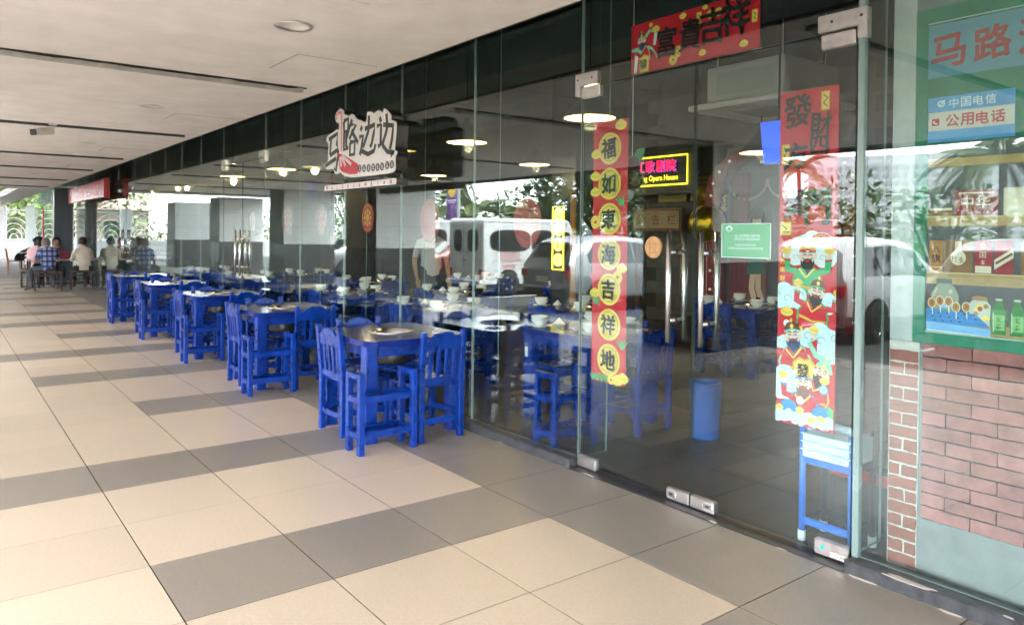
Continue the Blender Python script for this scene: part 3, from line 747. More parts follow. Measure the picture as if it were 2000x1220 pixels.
# blue bin inside the door
t = thing('waste_bin', 'tall bright blue waste bin on the dark floor behind the door handles', 'bin', (4.56, 3.56, 0))
put('bin_body', M().lathe([(0.0,0.0),(0.105,0.0),(0.118,0.40),(0.110,0.40),(0.095,0.02),(0.0,0.02)], 24).mesh('bin_body', pbr('bin_blue', (0.005,0.10,0.38), 0.4), smooth=False), t)
put('bin_rim', M().lathe([(0.118,0.385),(0.126,0.39),(0.126,0.41),(0.108,0.412),(0.107,0.401)], 24).mesh('bin_rim', MATS['bin_blue'], smooth=True), t)

# blue frame stand with trays behind the right door leaf
skyb = pbr('sky_blue_enamel', (0.02,0.17,0.62), 0.35, var=0.1, vscale=6)
ironb = pbr('rack_dark', (0.02,0.025,0.035), 0.5)
t = thing('drinks_rack', 'light blue metal frame rack holding white trays inside the right door leaf', 'rack', (3.50, 1.86, 0))
for sx in (-0.1, 0.1):
    for yy in (0.20, -0.05):
        put('upright', M().tube([(sx,yy,0.03),(sx,yy,0.56)], 0.016, 10).mesh('upright', skyb if sx < 0 else ironb, smooth=True), t)
        put('foot', M().tube([(sx,yy,0.0),(sx,yy,0.05)], 0.020, 10).mesh('foot', white, smooth=True), t)
    for zz in (0.10, 0.40):
        put('cross_bar', M().beam((sx,0.20,zz), (sx,-0.05,zz), 0.02, 0.035).mesh('cross_bar', skyb if sx < 0 else ironb, bevel=0.004), t)
for zz in (0.10, 0.40):
    for yy in (0.20, -0.05): put('cross_bar', M().beam((-0.1,yy,zz), (0.1,yy,zz), 0.02, 0.03).mesh('cross_bar', ironb, bevel=0.004), t)
trm = pbr('tray_white', (0.62,0.74,0.78), 0.4)
for k in range(3):
    lab = ['lowest white tray on the blue rack, with a handwritten strip', 'middle white tray on the blue rack', 'topmost white tray on the blue rack, its rim curling up'][k]
    g = M().box(-0.115, 0.115, -0.06, 0.19, 0, 0.032).box(-0.125, 0.125, -0.065, 0.198, 0.0325, 0.038)
    q = thing('tray', lab, 'tray', (3.50, 1.865, 0.419+k*0.039), 0.0, 'trays stacked on the blue rack')
    put('tray_body', g.mesh('tray_body', trm, bevel=0.004), q)
    if k == 0:
        a = Art(); a.rect(-0.18, 0.05, 0.004, 0.030, WHT); a.text('FOR LOST DRINKS', -0.065, 0.017, 0.014, NAVY, 0.0, w=0.20); a.obj('name_strip', q, (-0.126, 0, 0))
tag(put('folded_towel', M().tube([(3.42,2.045,0.553),(3.44,1.98,0.575),(3.45,1.92,0.577),(3.46,1.86,0.57),(3.47,1.80,0.55)], 0.018, 8).mesh('folded_towel', trm, smooth=True)), 'white folded cloth lying on the trays of the blue rack', 'cloth')
t = thing('red_crate', 'low red plastic crate on the floor behind the blue rack', 'crate', (3.95, 1.86, 0))
put('crate_side', M().box(-0.16, -0.145, -0.26, 0.26, 0, 0.24).box(0.145, 0.16, -0.26, 0.26, 0, 0.24).box(-0.145, 0.145, -0.26, -0.245, 0, 0.24).box(-0.145, 0.145, 0.245, 0.26, 0, 0.24).mesh('crate_side', pbr('crate_dark', (0.03,0.03,0.035), 0.5)), t)
put('crate_rim', M().box(-0.175, -0.14, -0.27, 0.27, 0.241, 0.29).mesh('crate_rim', pbr('crate_red', (0.5,0.02,0.03), 0.4), bevel=0.004), t)
put('crate_base', M().box(-0.145, 0.145, -0.245, 0.245, 0, 0.02).mesh('crate_base', MATS['crate_dark']), t)

# ---------------------------------------------------------------- shop logo
W_ = [(0.216,2.638),(0.28,2.607),(0.268,2.577),(0.36,2.559),(0.387,2.54),(0.464,2.561),(0.55,2.499),(0.617,2.487),(0.699,2.456),(0.747,2.458),(0.753,2.54),(0.848,2.529),(0.841,2.508),(0.895,2.512),(0.971,2.531),(1.039,2.491),(1.068,2.537),(1.178,2.467),(1.172,2.427),(1.258,2.4),(1.27,2.364),(1.247,2.216),(1.234,2.177),(1.29,2.151),(1.249,2.107),(1.265,2.01),(1.209,1.983),(0.692,1.984),(0.458,1.989),(0.3,2.01),(0.21,2.053),(0.109,2.032),(0.07,2.093),(-0.111,2.093),(-0.152,2.148),(-0.045,2.176),(-0.056,2.229),(-0.039,2.332),(-0.107,2.37),(-0.088,2.408),(0.054,2.434),(0.147,2.455),(0.184,2.436),(0.186,2.506),(0.118,2.521),(0.092,2.583),(0.144,2.62)]
ST_ = [[(-0.039,2.375),(0.157,2.411),(0.14,2.315),(0.173,2.262),(-0.008,2.221)],[(0.018,2.382),(-0.008,2.225)],[(-0.122,2.13),(0.134,2.183)],[(0.173,2.262),(0.174,2.204),(0.127,2.066),(0.089,2.1)],[(0.291,2.509),(0.387,2.521),(0.38,2.416),(0.301,2.408),(0.291,2.509)],[(0.301,2.408),(0.296,2.248),(0.392,2.263)],[(0.346,2.404),(0.345,2.267)],[(0.465,2.505),(0.415,2.45),(0.347,2.343)],[(0.432,2.463),(0.542,2.451),(0.408,2.337)],[(0.45,2.408),(0.587,2.287)],[(0.426,2.305),(0.523,2.304),(0.514,2.192),(0.423,2.192),(0.426,2.305)],[(0.667,2.423),(0.635,2.389)],[(0.611,2.333),(0.685,2.34),(0.654,2.225),(0.623,2.176)],[(0.655,2.211),(0.784,2.171),(0.893,2.191),(0.923,2.245)],[(0.716,2.395),(0.905,2.411),(0.89,2.348),(0.846,2.245),(0.815,2.233)],[(0.794,2.503),(0.788,2.373),(0.687,2.237)],[(0.995,2.465),(1.018,2.42)],[(0.943,2.393),(1.019,2.399),(1.014,2.237),(0.969,2.22)],[(1.044,2.228),(1.134,2.164),(1.248,2.148),(1.192,2.125)],[(1.056,2.395),(1.23,2.369),(1.211,2.261),(1.177,2.181)],[(1.113,2.479),(1.13,2.373),(1.102,2.313),(1.037,2.221)]]
def soft(P, it=1):
    for _ in range(it):
        Q = []
        for i in range(len(P)):
            a, b = P[i], P[(i+1) % len(P)]
            Q += [(a[0]*0.8+b[0]*0.2, a[1]*0.8+b[1]*0.2), (a[0]*0.2+b[0]*0.8, a[1]*0.2+b[1]*0.8)]
        P = Q
    return P
logo = thing('logo_sign', 'black and white logo sign with a red bowl fixed before the glass', 'shop sign', (2.97, 6.7, 0))
Ws = soft(W_)
inkm = pbr('ink_dark', (0.035,0.035,0.037), 0.4)
put('body', M().prism(Ws, lambda p: (0.002, -p[0], p[1]), lambda p: (0.11, -p[0], p[1])).mesh('body', black, fix=True), logo)
put('face_plate', M().prism(Ws, lambda p: (0.0, -p[0], p[1]), lambda p: (-0.012, -p[0], p[1])).mesh('face_plate', pbr('sign_white', (0.76,0.75,0.73), 0.35), fix=True), logo)
a = Art(); a.w = 0.0135
for s_ in ST_: a.stroke(s_, 0.041, inkm)
q = a.obj('lettering', logo)
a = Art(); a.w = 0.0138
cane = [(0.136,2.543),(0.126,2.583),(0.18,2.607),(0.235,2.593),(0.245,2.538),(0.245,2.368),(0.242,2.237)]
a.stroke(cane, 0.030, PNK); a.stroke(cane, 0.006, RED)
a.poly([(0.173,2.227),(0.297,2.202),(0.591,2.101),(0.6,2.074),(0.584,2.012),(0.423,2.018),(0.264,2.05),(0.209,2.084)], pbr('logo_red', (0.55,0.03,0.06), 0.4))
for s_ in ([(0.216,2.193),(0.245,2.098)],[(0.243,2.194),(0.334,2.099)],[(0.261,2.197),(0.456,2.106)]): a.stroke(s_, 0.030, WHT); a.stroke(s_, 0.006, RED)
a.obj('bowl_emblem', logo)
a = Art(); a.w = 0.0142
for k, (cu, cv_) in enumerate([(0.625,2.058),(0.71,2.054),(0.799,2.052),(0.884,2.05),(0.965,2.048),(1.045,2.047),(1.136,2.052),(1.215,2.054)]):
    a.ell(cu, cv_, 0.036, 0.034, inkm, 18); a.scribble(cu, cv_, 0.046, WHT, k)
a.obj('small_lettering', logo)
pk = pbr('sign_pinkwhite', (0.78,0.70,0.70), 0.4)
put('name_bar', M().box(-0.01, 0.10, -1.288, 0.125, 1.886, 1.940).mesh('name_bar', [black], bevel=0.003), logo)
put('name_bar_face', M().box(-0.016, -0.0105, -1.285, 0.122, 1.888, 1.938).mesh('name_bar_face', pk), logo)
a = Art(); a.w = 0.0168
for k, c_ in enumerate('MALUBIANBIAN'):
    a.text(c_, -0.06+k*0.1155, 1.913, 0.034, inkm, 0.03, sx=0.9)
a.obj('name_lettering', logo)
for yy in (-0.2, -0.9):
    put('bracket', M().box(0.11, 0.322, yy-0.02, yy+0.02, 2.15, 2.19).mesh('bracket', darkp), logo)
    put('hanger', M().box(0.04, 0.07, yy-0.012, yy+0.012, 1.94, 1.985).mesh('hanger', darkp), logo)
put('wire', M().tube([(0.0,0.05,2.03),(0.0,0.06,1.99),(0.0,0.0,1.965),(0.0,-0.06,1.99),(0.0,-0.03,2.03)], 0.003, 6).mesh('wire', pbr('wire_red', (0.5,0.1,0.05), 0.5)), logo)

# ---------------------------------------------------------------- red couplets and banner behind the glass
def sheet(name, label, u0, u1, v0, v1, yc, x=3.3185, curl=None, mat=RED):
    t = thing(name, label, 'poster', (x, yc, 0), 0)
    n = 12; g = M()
    for i in range(n):
        a_, b_ = v0+(v1-v0)*i/n, v0+(v1-v0)*(i+1)/n
        g.add([(0,-u0,a_),(0,-u1,a_),(0,-u1,b_),(0,-u0,b_)], [(0,1,2,3)])
        g.add([(0.0006,-u0,a_),(0.0006,-u1,a_),(0.0006,-u1,b_),(0.0006,-u0,b_)], [(3,2,1,0)])
    put('paper', g.mesh('paper', mat), t)
    return t
def ingot(a, u, v, s, c=YEL):
    a.ell(u, v, s, s*0.62, c, 16); a.ell(u, v+s*0.35, s*0.5, s*0.42, c, 12); a.stroke([(u-s*0.7,v+s*0.1),(u,v-s*0.15),(u+s*0.7,v+s*0.1)], s*0.10, GOLD)
def coin(a, u, v, s):
    a.ell(u, v, s, s, YEL, 18); a.ell(u, v, s*0.72, s*0.72, GOLD, 18); a.ell(u, v, s*0.62, s*0.62, YEL, 18); a.rect(u-s*0.22, u+s*0.22, v-s*0.22, v+s*0.22, RED)
def cloud(a, u, v, s, c=CLD, n=5, seed=0):
    q = random.Random(seed+int(u*900)); a.ell(u, v, s*1.3, s*0.7, c)
    for k in range(n):
        an = 2*pi*k/n+q.random()
        a.ell(u+cos(an)*s*0.85, v+sin(an)*s*0.45, s*q.uniform(.45,.65), s*q.uniform(.4,.55), c, 14)
    for k in range(3):
        cu, cv2 = u+s*(-0.8+0.8*k), v+s*0.1*(-1)**k
        a.stroke([(cu+s*0.30*cos(t)*(1-t/9), cv2+s*0.26*sin(t)*(1-t/9)) for t in [0.5*j for j in range(11)]], s*0.045, LIN)
def tuft(a, u, v, s, d=1):
    for k in range(5):
        an = pi/2*d+(k-2)*0.38
        a.stroke([(u,v),(u+cos(an)*s*0.6,v+sin(an)*s*0.6),(u+cos(an+0.1)*s,v+sin(an)*s)], s*0.22, GRN, taper=True)
def man(a, u, v, s, robe=RED, hat=GOLD, beard=BLK, tilt=0.0, trim=CYN, arms=True):
    """a cheerful bearded man in a robe, drawn in flat shapes; s is the face half-height"""
    def P(x, y): return (u+s*(x*cos(tilt)-y*sin(tilt)), v+s*(x*sin(tilt)+y*cos(tilt)))
    body = [P(-1.9,-4.2),P(-2.1,-2.6),P(-1.4,-1.2),P(-0.5,-0.75),P(0.5,-0.75),P(1.4,-1.2),P(2.1,-2.6),P(1.9,-4.2)]
    a.poly(body, trim); a.poly([P(-1.7,-4.2),P(-1.85,-2.6),P(-1.25,-1.35),P(-0.45,-0.9),P(0.45,-0.9),P(1.25,-1.35),P(1.85,-2.6),P(1.7,-4.2)], robe)
    a.stroke([P(-1.0,-1.3),P(-0.2,-2.3),P(0.9,-1.2)], s*0.22, YEL); a.stroke([P(-1.7,-3.1),P(0,-3.4),P(1.7,-3.1)], s*0.3, GOLD)
    if arms:
        for d in (-1, 1):
            a.stroke([P(d*1.4,-1.6),P(d*2.4,-1.4),P(d*2.5,-0.2)], s*0.8, robe); a.stroke([P(d*2.1,-0.4),P(d*2.9,-0.25)], s*0.22, trim); a.ell(*P(d*2.5,0.1), s*0.34, s*0.34, SKN, 12)
            ingot(a, *P(d*2.6,0.75), s*0.62)
    a.ell(*P(0,-0.55), s*0.85, s*0.95, beard, 18, tilt); a.poly([P(-0.7,-0.8),P(0,-2.0),P(0.7,-0.8)], beard)
    a.ell(*P(0,0.05), s*0.86, s*0.9, SKN, 20, tilt)
    a.ell(*P(0,-0.62), s*0.62, s*0.42, beard, 16, tilt); a.ell(*P(0,-0.42), s*0.28, s*0.13, RED, 12, tilt)
    a.stroke([P(-0.62,-0.12),P(-0.3,-0.28),P(0,-0.2),P(0.3,-0.28),P(0.62,-0.12)], s*0.13, beard)
    for d in (-1, 1):
        a.stroke([P(d*0.55,0.22),P(d*0.35,0.32),P(d*0.15,0.2)], s*0.10, BLK); a.stroke([P(d*0.6,0.5),P(d*0.35,0.62),P(d*0.12,0.48)], s*0.12, BLK)
        a.ell(*P(d*0.92,0.05), s*0.2, s*0.3, SKN, 10); a.ell(*P(d*0.5,-0.05), s*0.16, s*0.10, PNK, 10)
    a.ell(*P(0,0.15), s*0.13, s*0.2, PNK, 10)
    a.poly([P(-1.0,0.55),P(-0.95,1.0),P(-0.6,1.55),P(0,1.75),P(0.6,1.55),P(0.95,1.0),P(1.0,0.55),P(0,0.78)], hat)
    a.stroke([P(-1.0,0.62),P(0,0.86),P(1.0,0.62)], s*0.2, trim); a.ell(*P(0,1.2), s*0.22, s*0.26, YEL, 12); a.ell(*P(0,1.85), s*0.16, s*0.24, YEL, 10)

# narrow couplet, left door leaf: seven gold discs
t = sheet('couplet_poster', 'narrow red couplet with seven round gold discs of brush lettering on the left door leaf', -0.15, 0.15, 0.575, 2.20, 3.338)
a = Art(); a.w = 0.0006
vs_ = [2.03-0.2185*k for k in range(7)]
for k, v in enumerate(vs_):
    u = 0.005*(k-3)*0.4
    if k in (0, 4): ingot(a, -0.125, v-0.03, 0.045)
    if k == 1: ingot(a, -0.13, v+0.05, 0.045); ingot(a, -0.13, v-0.05, 0.045)
    if k == 2: coin(a, -0.125, v-0.02, 0.042)
    if k == 3: ingot(a, 0.11, v-0.085, 0.045); coin(a, 0.075, v-0.14, 0.04); a.ell(-0.12, v-0.14, 0.05, 0.03, RED)
    a.ell(u, v, 0.099, 0.099, YEL, 32); a.ell(u, v, 0.091, 0.091, GOLD, 32); a.ell(u, v, 0.089, 0.089, YEL, 32); a.ell(u, v, 0.080, 0.080, BRN, 32); a.ell(u, v, 0.077, 0.077, YEL, 32)
ingot(a, 0.09, 2.165, 0.05); tuft(a, 0.10, vs_[1]-0.14, 0.07); tuft(a, 0.12, vs_[5]-0.14, 0.07); tuft(a, -0.11, vs_[4]-0.10, 0.06)
for k in range(4): tuft(a, -0.13+k*0.04, 0.58, 0.05)
ingot(a, 0.08, 0.60, 0.05); ingot(a, 0.13, 0.62, 0.05); coin(a, 0.03, 0.60, 0.03)
a.obj('printed_art', t)
a = Art(); a.w = 0.0100
for k, c_ in enumerate('福如東海吉祥地'): a.text(c_, 0.002*(k-3), vs_[k], 0.118, BLK, 0.035, wob=0.03, rot=0.04)
o = a.obj('brush_lettering', t)
# banner over the doors
t = sheet('banner_poster', 'wide red banner with four brush characters above the glass doors', -0.445, 0.445, 2.452, 2.748, 2.725)
a = Art(); a.w = 0.0006
for (u, v, s) in ((-0.055,2.722,0.026),(0.10,2.735,0.020),(0.285,2.742,0.022),(0.35,2.49,0.028),(0.085,2.492,0.026)): ingot(a, u, v, s)
coin(a, -0.12, 2.490, 0.030); coin(a, 0.135, 2.690, 0.024); coin(a, 0.19, 2.690, 0.024)
for (u, v) in ((0.06,2.685),(0.415,2.62),(-0.085,2.53)): a.rect(u-0.018, u+0.018, v-0.033, v+0.033, GOLD); a.rect(u-0.014, u+0.014, v-0.028, v+0.028, YEL); a.stroke([(u-0.01,v+0.02),(u+0.01,v+0.005),(u-0.008,v-0.008),(u+0.01,v-0.02)], 0.005, BRN)
# the small robed figure at its left end
man(a, -0.36, 2.640, 0.030, RED, BRN, NAVY, 0.05, MINT, arms=False)
a.stroke([(-0.44,2.595),(-0.40,2.60),(-0.36,2.57)], 0.02, MINT); a.stroke([(-0.33,2.66),(-0.30,2.69),(-0.27,2.688)], 0.02, MINT); a.stroke([(-0.31,2.60),(-0.28,2.585),(-0.25,2.55),(-0.24,2.52)], 0.018, MINT, taper=True)
ingot(a, -0.25, 2.69, 0.03); coin(a, -0.29, 2.722, 0.014)
a.stroke([(-0.25,2.67),(-0.26,2.60)], 0.022, WHT); a.poly([(-0.375,2.455),(-0.375,2.54),(-0.34,2.565),(-0.30,2.54),(-0.30,2.455)], GOLD); a.poly([(-0.367,2.458),(-0.367,2.537),(-0.34,2.556),(-0.308,2.537),(-0.308,2.458)], YEL)
a.stroke([(-0.40,2.56),(-0.405,2.50),(-0.41,2.458)], 0.025, WHT)
a.obj('printed_art', t)
a = Art(); a.w = 0.0100
for c_, u, v, h in zip('富貴吉祥', (-0.165, 0.005, 0.155, 0.305), (2.596, 2.605, 2.622, 2.640), (0.165, 0.17, 0.19, 0.195)): a.text(c_, u, v, h, BLK, 0.022, sx=0.92, wob=0.035, rot=0.03)
a.text('發', -0.338, 2.502, 0.055, BLK, 0.02)
a.obj('brush_lettering', t)
# wide couplet on the right leaf
t = sheet('fortune_poster', 'wide red poster of laughing robed men, clouds and brush characters on the right door leaf', -0.152, 0.152, 0.58, 2.20, 2.004)
a = Art(); a.w = 0.0006
for (u, v) in ((0.085,2.135),(-0.12,1.90)): a.rect(u-0.022, u+0.022, v-0.045, v+0.045, GOLD); a.rect(u-0.017, u+0.017, v-0.039, v+0.039, YEL); a.stroke([(u-0.01,v+0.03),(u+0.012,v+0.01),(u-0.01,v-0.01),(u+0.01,v-0.03)], 0.006, BRN)
a.rect(-0.145, -0.085, 1.50, 1.565, GOLD); a.rect(-0.14, -0.09, 1.505, 1.56, YEL); a.stroke([(-0.135,1.55),(-0.11,1.53),(-0.13,1.515),(-0.095,1.515)], 0.006, BRN)
cloud(a, 0.02, 1.455, 0.075, WHT); cloud(a, 0.08, 1.40, 0.06, WHT); cloud(a, -0.06, 1.40, 0.05, WHT)
a.ell(0.075, 1.482, 0.055, 0.032, WHT); a.ell(0.075, 1.482, 0.051, 0.029, pbr('print_bright_red', (0.65,0.03,0.03), 0.5))
man(a, 0.005, 1.395, 0.043, GRN, GOLD, BLK, 0.0, RED)
cloud(a, -0.10, 1.20, 0.08); cloud(a, 0.12, 1.18, 0.06)
man(a, 0.055, 1.225, 0.040, RED, BRN, BLK, -0.18, GRN)
a.poly([(-0.13,1.02),(-0.135,1.10),(-0.10,1.125),(-0.06,1.10),(-0.065,1.02)], RED); ingot(a, -0.1, 1.125, 0.035); a.ell(-0.1, 1.07, 0.018, 0.018, WHT)
coin(a, -0.03, 1.045, 0.018); coin(a, 0.01, 1.04, 0.018)
cloud(a, 0.08, 1.01, 0.085, CLD); cloud(a, -0.11, 0.97, 0.05, CLD); cloud(a, 0.11, 0.94, 0.05, CLD)
man(a, -0.065, 1.005, 0.044, RED, BRN, NAVY, 0.12, MINT)
a.stroke([(0.02,0.99),(0.06,0.93),(0.12,0.91),(0.13,0.85)], 0.024, MINT)
a.poly([(-0.06,0.80),(-0.065,0.885),(-0.03,0.915),(0.0,0.905),(0.03,0.915),(0.055,0.885),(0.045,0.80)], GOLD); a.poly([(-0.052,0.805),(-0.056,0.88),(-0.025,0.905),(0.0,0.895),(0.025,0.905),(0.047,0.88),(0.038,0.805)], YEL)
man(a, 0.085, 0.845, 0.040, RED, MINT, BLK, -0.35, GOLD, arms=False)
cloud(a, -0.11, 0.80, 0.075); cloud(a, -0.10, 0.74, 0.06)
man(a, -0.005, 0.785, 0.042, RED, GOLD, BRN, 0.0, CYN)
a.ell(-0.02, 0.705, 0.020, 0.020, WHT); a.ell(0.10, 0.775, 0.024, 0.024, CYN); a.ell(0.10, 0.775, 0.018, 0.018, WHT)
a.ell(-0.08, 0.665, 0.045, 0.035, CYN); a.ell(0.09, 0.655, 0.048, 0.04, CYN); a.poly([(0.12,0.70),(0.15,0.69),(0.15,0.64),(0.125,0.63)], GRN)
for k in range(6): cloud(a, -0.125+k*0.05, 0.615+0.008*(k % 2), 0.035, CLD, seed=k)
for (u, v) in ((-0.13,0.655),(-0.02,0.66),(0.04,0.62),(0.09,0.635)): ingot(a, u, v, 0.022)
clip_lo, clip_hi = -0.152, 0.152
a.g.v = [(min(max(p[0], clip_lo), clip_hi), max(p[1], 0.5805), p[2]) for p in a.g.v]
pw = a.w
a.obj('printed_art', t)
a = Art(); a.w = 0.0105
a.text('發', -0.055, 2.10, 0.150, BLK, 0.022, sx=0.95, wob=0.03); a.text('財', 0.070, 2.02, 0.125, BLK, 0.022, sx=0.85, wob=0.03); a.text('四', 0.06, 1.925, 0.085, BLK, 0.03, wob=0.03); a.text('方', -0.06, 1.885, 0.125, BLK, 0.03, wob=0.03)
a.text('貴', -0.06, 1.655, 0.135, BLK, 0.022, sx=0.9, wob=0.03); a.text('門', 0.055, 1.635, 0.165, BLK, 0.03, sx=0.8, wob=0.03)
for k, c_ in enumerate('八方來財'): a.text(c_, -0.122, 1.415-0.042*k, 0.030, YEL, 0.01)
a.text('RICH', 0.075, 1.494, 0.016, YEL, 0.03); a.text('MONEY', 0.075, 1.472, 0.016, YEL, 0.03); a.text('發', -0.006, 0.852, 0.062, BLK, 0.02); a.text('發', 0.10, 0.775, 0.024, CYN, 0.0)
a.obj('brush_lettering', t)
# green notice
t = thing('green_notice', 'green printed notice with a white border on the right door leaf', 'notice', (3.3185, 2.35, 1.47))
ng = pbr('notice_green', (0.10,0.44,0.18), 0.45)
put('sheet', M().box(0, 0.0008, -0.15, 0.15, -0.09, 0.09).mesh('sheet', WHT), t)
a = Art(); a.w = 0.0006; a.rect(-0.144, 0.144, -0.085, 0.085, ng); a.ell(-0.10, 0.062, 0.018, 0.016, WHT); a.ell(-0.10, 0.060, 0.012, 0.010, ng); a.stroke([(-0.122,0.062),(-0.10,0.078),(-0.078,0.062)], 0.006, WHT)
a.text('ALL CUSTOMERS CLAIM THE', 0.01, 0.026, 0.012, WHT, 0.02, w=0.15); a.text('SERVICE AT RESTAURANT', 0.01, 0.008, 0.012, WHT, 0.02, w=0.155); a.text('THANK YOU FOR YOUR', 0.0, -0.022, 0.012, WHT, 0.02, w=0.125); a.text('UNDERSTANDING AND COOPERATION', 0.0, -0.040, 0.012, WHT, 0.02, w=0.21)
a.obj('printed_art', t)
t = thing('round_plaque', 'round light wooden plaque on the left door leaf beside the handle', 'plaque', (3.285, 2.945, 1.425))
put('disc', M().tube([(-0.006,0,0),(0.006,0,0)], 0.062, 28).mesh('disc', wood), t)
a = Art(); a.w = 0.0072
a.text('拉', 0, 0, 0.07, pbr('plaque_brown', (0.35,0.19,0.07), 0.6), 0.0); a.obj('lettering', t)
# round stickers
stick_r = pbr('sticker_red', (0.55,0.03,0.04), 0.5); stick_p = pbr('sticker_pale', (0.62,0.52,0.48), 0.5, alpha=0.45); stick_o = pbr('sticker_faded_red', (0.55,0.10,0.09), 0.5, alpha=0.55)
def sticker(y, z, rd, m, label, style=0):
    t = thing('window_sticker', label, 'sticker', (3.31, y, z), 0, 'round stickers on the glass')
    P = [(rd*cos(2*pi*k/32), rd*sin(2*pi*k/32)*1.15) for k in range(32)]
    put('disc', M().prism(P, lambda p: (0, -p[0], p[1]), lambda p: (0.0006, -p[0], p[1])).mesh('disc', m, fix=True), t)
    a = Art(); a.w = 0.0008
    ring = [(rd*0.86*cos(2*pi*k/32), rd*0.99*sin(2*pi*k/32)) for k in range(33)]
    c1 = {0: GOLD, 1: pbr('sticker_line', (0.55,0.12,0.10), 0.5, alpha=0.6), 2: GOLD}[style]
    a.stroke(ring, rd*0.06, c1)
    for k in range(8):
        an = 2*pi*k/8; a.ell(rd*0.5*cos(an), rd*0.55*sin(an), rd*0.17, rd*0.17, c1, 10)
    a.ell(0, 0, rd*0.30, rd*0.34, c1, 14); a.stroke([(-rd*0.7,-rd*0.6),(0,-rd*0.95),(rd*0.7,-rd*0.6)], rd*0.16, RED if style != 1 else c1)
    a.obj('printed_art', t)
sticker(6.62, 1.64, 0.125, stick_r, 'strong red round sticker on the glass below the shop logo')
sticker(5.47, 1.60, 0.16, stick_o, 'faded red round sticker on the glass right of the shop logo', 1)
sticker(8.72, 1.64, 0.16, stick_p, 'faded pale round sticker farthest left of the logo, beside the double door', 1)
sticker(7.72, 1.63, 0.15, stick_p, 'faded pale round sticker just left of the logo', 1)
sticker(4.15, 1.58, 0.16, stick_o, 'faded red round sticker with a ribbon left of the narrow couplet', 1)
sticker(9.95, 1.62, 0.13, stick_p, 'faded pale round sticker on the far double door', 1)
# red shop board and banners at the far end
t = thing('red_sign_board', 'long red sign board hung over the glass near the seated diners', 'shop sign', (3.10, 22.4, 2.47))
put('board', M().box(-0.05, 0.05, -2.9, 2.9, -0.20, 0.21).mesh('board', pbr('board_red', (0.50,0.03,0.03), 0.4), bevel=0.005), t)
put('end_cap', M().box(-0.06, 0.06, -3.05, -2.901, -0.22, 0.23).mesh('end_cap', MATS['board_red']), t)
a = Art(); a.w = 0.052
for k in range(9): a.scribble(-2.3+k*0.56, 0.0, 0.26, pbr('board_letter', (0.75,0.30,0.26), 0.5), k+5)
a.obj('lettering', t, kind='stuff')
put('hanger_rod', M().box(-0.01, 0.01, -2.2, -2.18, 0.21, 1.13).box(-0.01, 0.01, 2.18, 2.2, 0.21, 1.13).mesh('hanger_rod', darkp), t)
for (x, y, z0, z1, lab) in ((3.12, 32.5, 1.0, 2.25, 'tall narrow red banner far down the walkway past the slate column'), (3.36, 23.2, 0.9, 2.2, 'narrow red banner behind the glass near the seated diners')):
    t = thing('red_banner', lab, 'banner', (x, y, 0))
    put('cloth', M().box(-0.012, 0.012, -0.16, 0.16, z0, z1).mesh('cloth', pbr('banner_red', (0.42,0.012,0.02), 0.7)), t)
    put('rod', M().tube([(0,-0.19,z1+0.01),(0,0.19,z1+0.01)], 0.012, 8).mesh('rod', black), t)
    a = Art(); a.w = 0.0125
    for k in range(4): a.scribble(0, z1-0.2-k*0.3, 0.18, GOLD, k)
    a.obj('lettering', t)
    if x < 3.3: put('pole', M().tube([(0,0,0),(0,0,z0)], 0.015, 8).mesh('pole', wood), t)
    else: put('pole', M().tube([(0,0,0),(0,0,z0)], 0.015, 8).mesh('pole', darkp), t)

# ---------------------------------------------------------------- CCTV camera
t = thing('security_camera', 'small white bullet security camera hanging from the ceiling slot', 'security camera', (0.98, 10.30, CZ))
wp = pbr('camera_white', (0.70,0.69,0.66), 0.4)
put('mount', M().lathe([(0.0,-0.02),(0.05,-0.02),(0.055,0.0)], 20, c=(0.10,0,0)).mesh('mount', wp), t)
put('arm', M().tube([(0.10,0,-0.02),(0.10,0,-0.06),(0.05,-0.01,-0.085)], 0.014, 8).mesh('arm', wp, smooth=True), t)
put('housing', M().beam((0.10,0.06,-0.075), (-0.10,-0.14,-0.125), 0.085, 0.075).mesh('housing', wp, bevel=0.01), t)
put('sun_hood', M().beam((0.09,0.05,-0.034), (-0.118,-0.158,-0.086), 0.098, 0.008).mesh('sun_hood', wp), t)
put('lens', M().beam((-0.1005,-0.1405,-0.125), (-0.107,-0.147,-0.127), 0.078, 0.068).mesh('lens', black, bevel=0.008), t)

# ---------------------------------------------------------------- painted shop window on the wall behind the sidelight
MX = 3.45
mur = thing('painted_shop_mural', 'wall painting of an old shop window with shelves and red brick', 'mural', (MX, 0, 0))
put('wall_face', M().box(0.0, 0.10, -3.0, 1.655, 0.0, 3.55).mesh('wall_face', pbr('mural_grey', (0.20,0.225,0.21), 0.75, var=0.10, vscale=5)), mur)
put('reflection_band', M().box(-0.004, -0.0005, -3.0, 1.66, 0.0, 0.26).mesh('reflection_band', pbr('mural_reflection_green', (0.235,0.25,0.235), 0.7, var=0.16, vscale=7)), mur)  # pale reflection along the wall's foot, put into this band's colour
cpil = pbr('mural_concrete', (0.50,0.53,0.50), 0.75, var=0.10, vscale=14)
put('painted_pillar', M().box(-0.006, -0.0005, 1.565, 1.664, 1.035, 3.54).mesh('painted_pillar', cpil), mur)
put('painted_mortar', M().box(-0.006, -0.0005, 1.535, 1.664, 0.02, 1.032).mesh('painted_mortar', pbr('mortar_white', (0.55,0.52,0.46), 0.85, var=0.1, vscale=30)), mur)
mb1 = pbr('painted_brick_red', (0.30,0.085,0.055), 0.8, var=0.16, vscale=25, rnd=0.10)
mb2 = pbr('painted_brick_pink', (0.345,0.135,0.12), 0.8, var=0.30, vscale=9, rnd=0.16)
rr = random.Random(21)
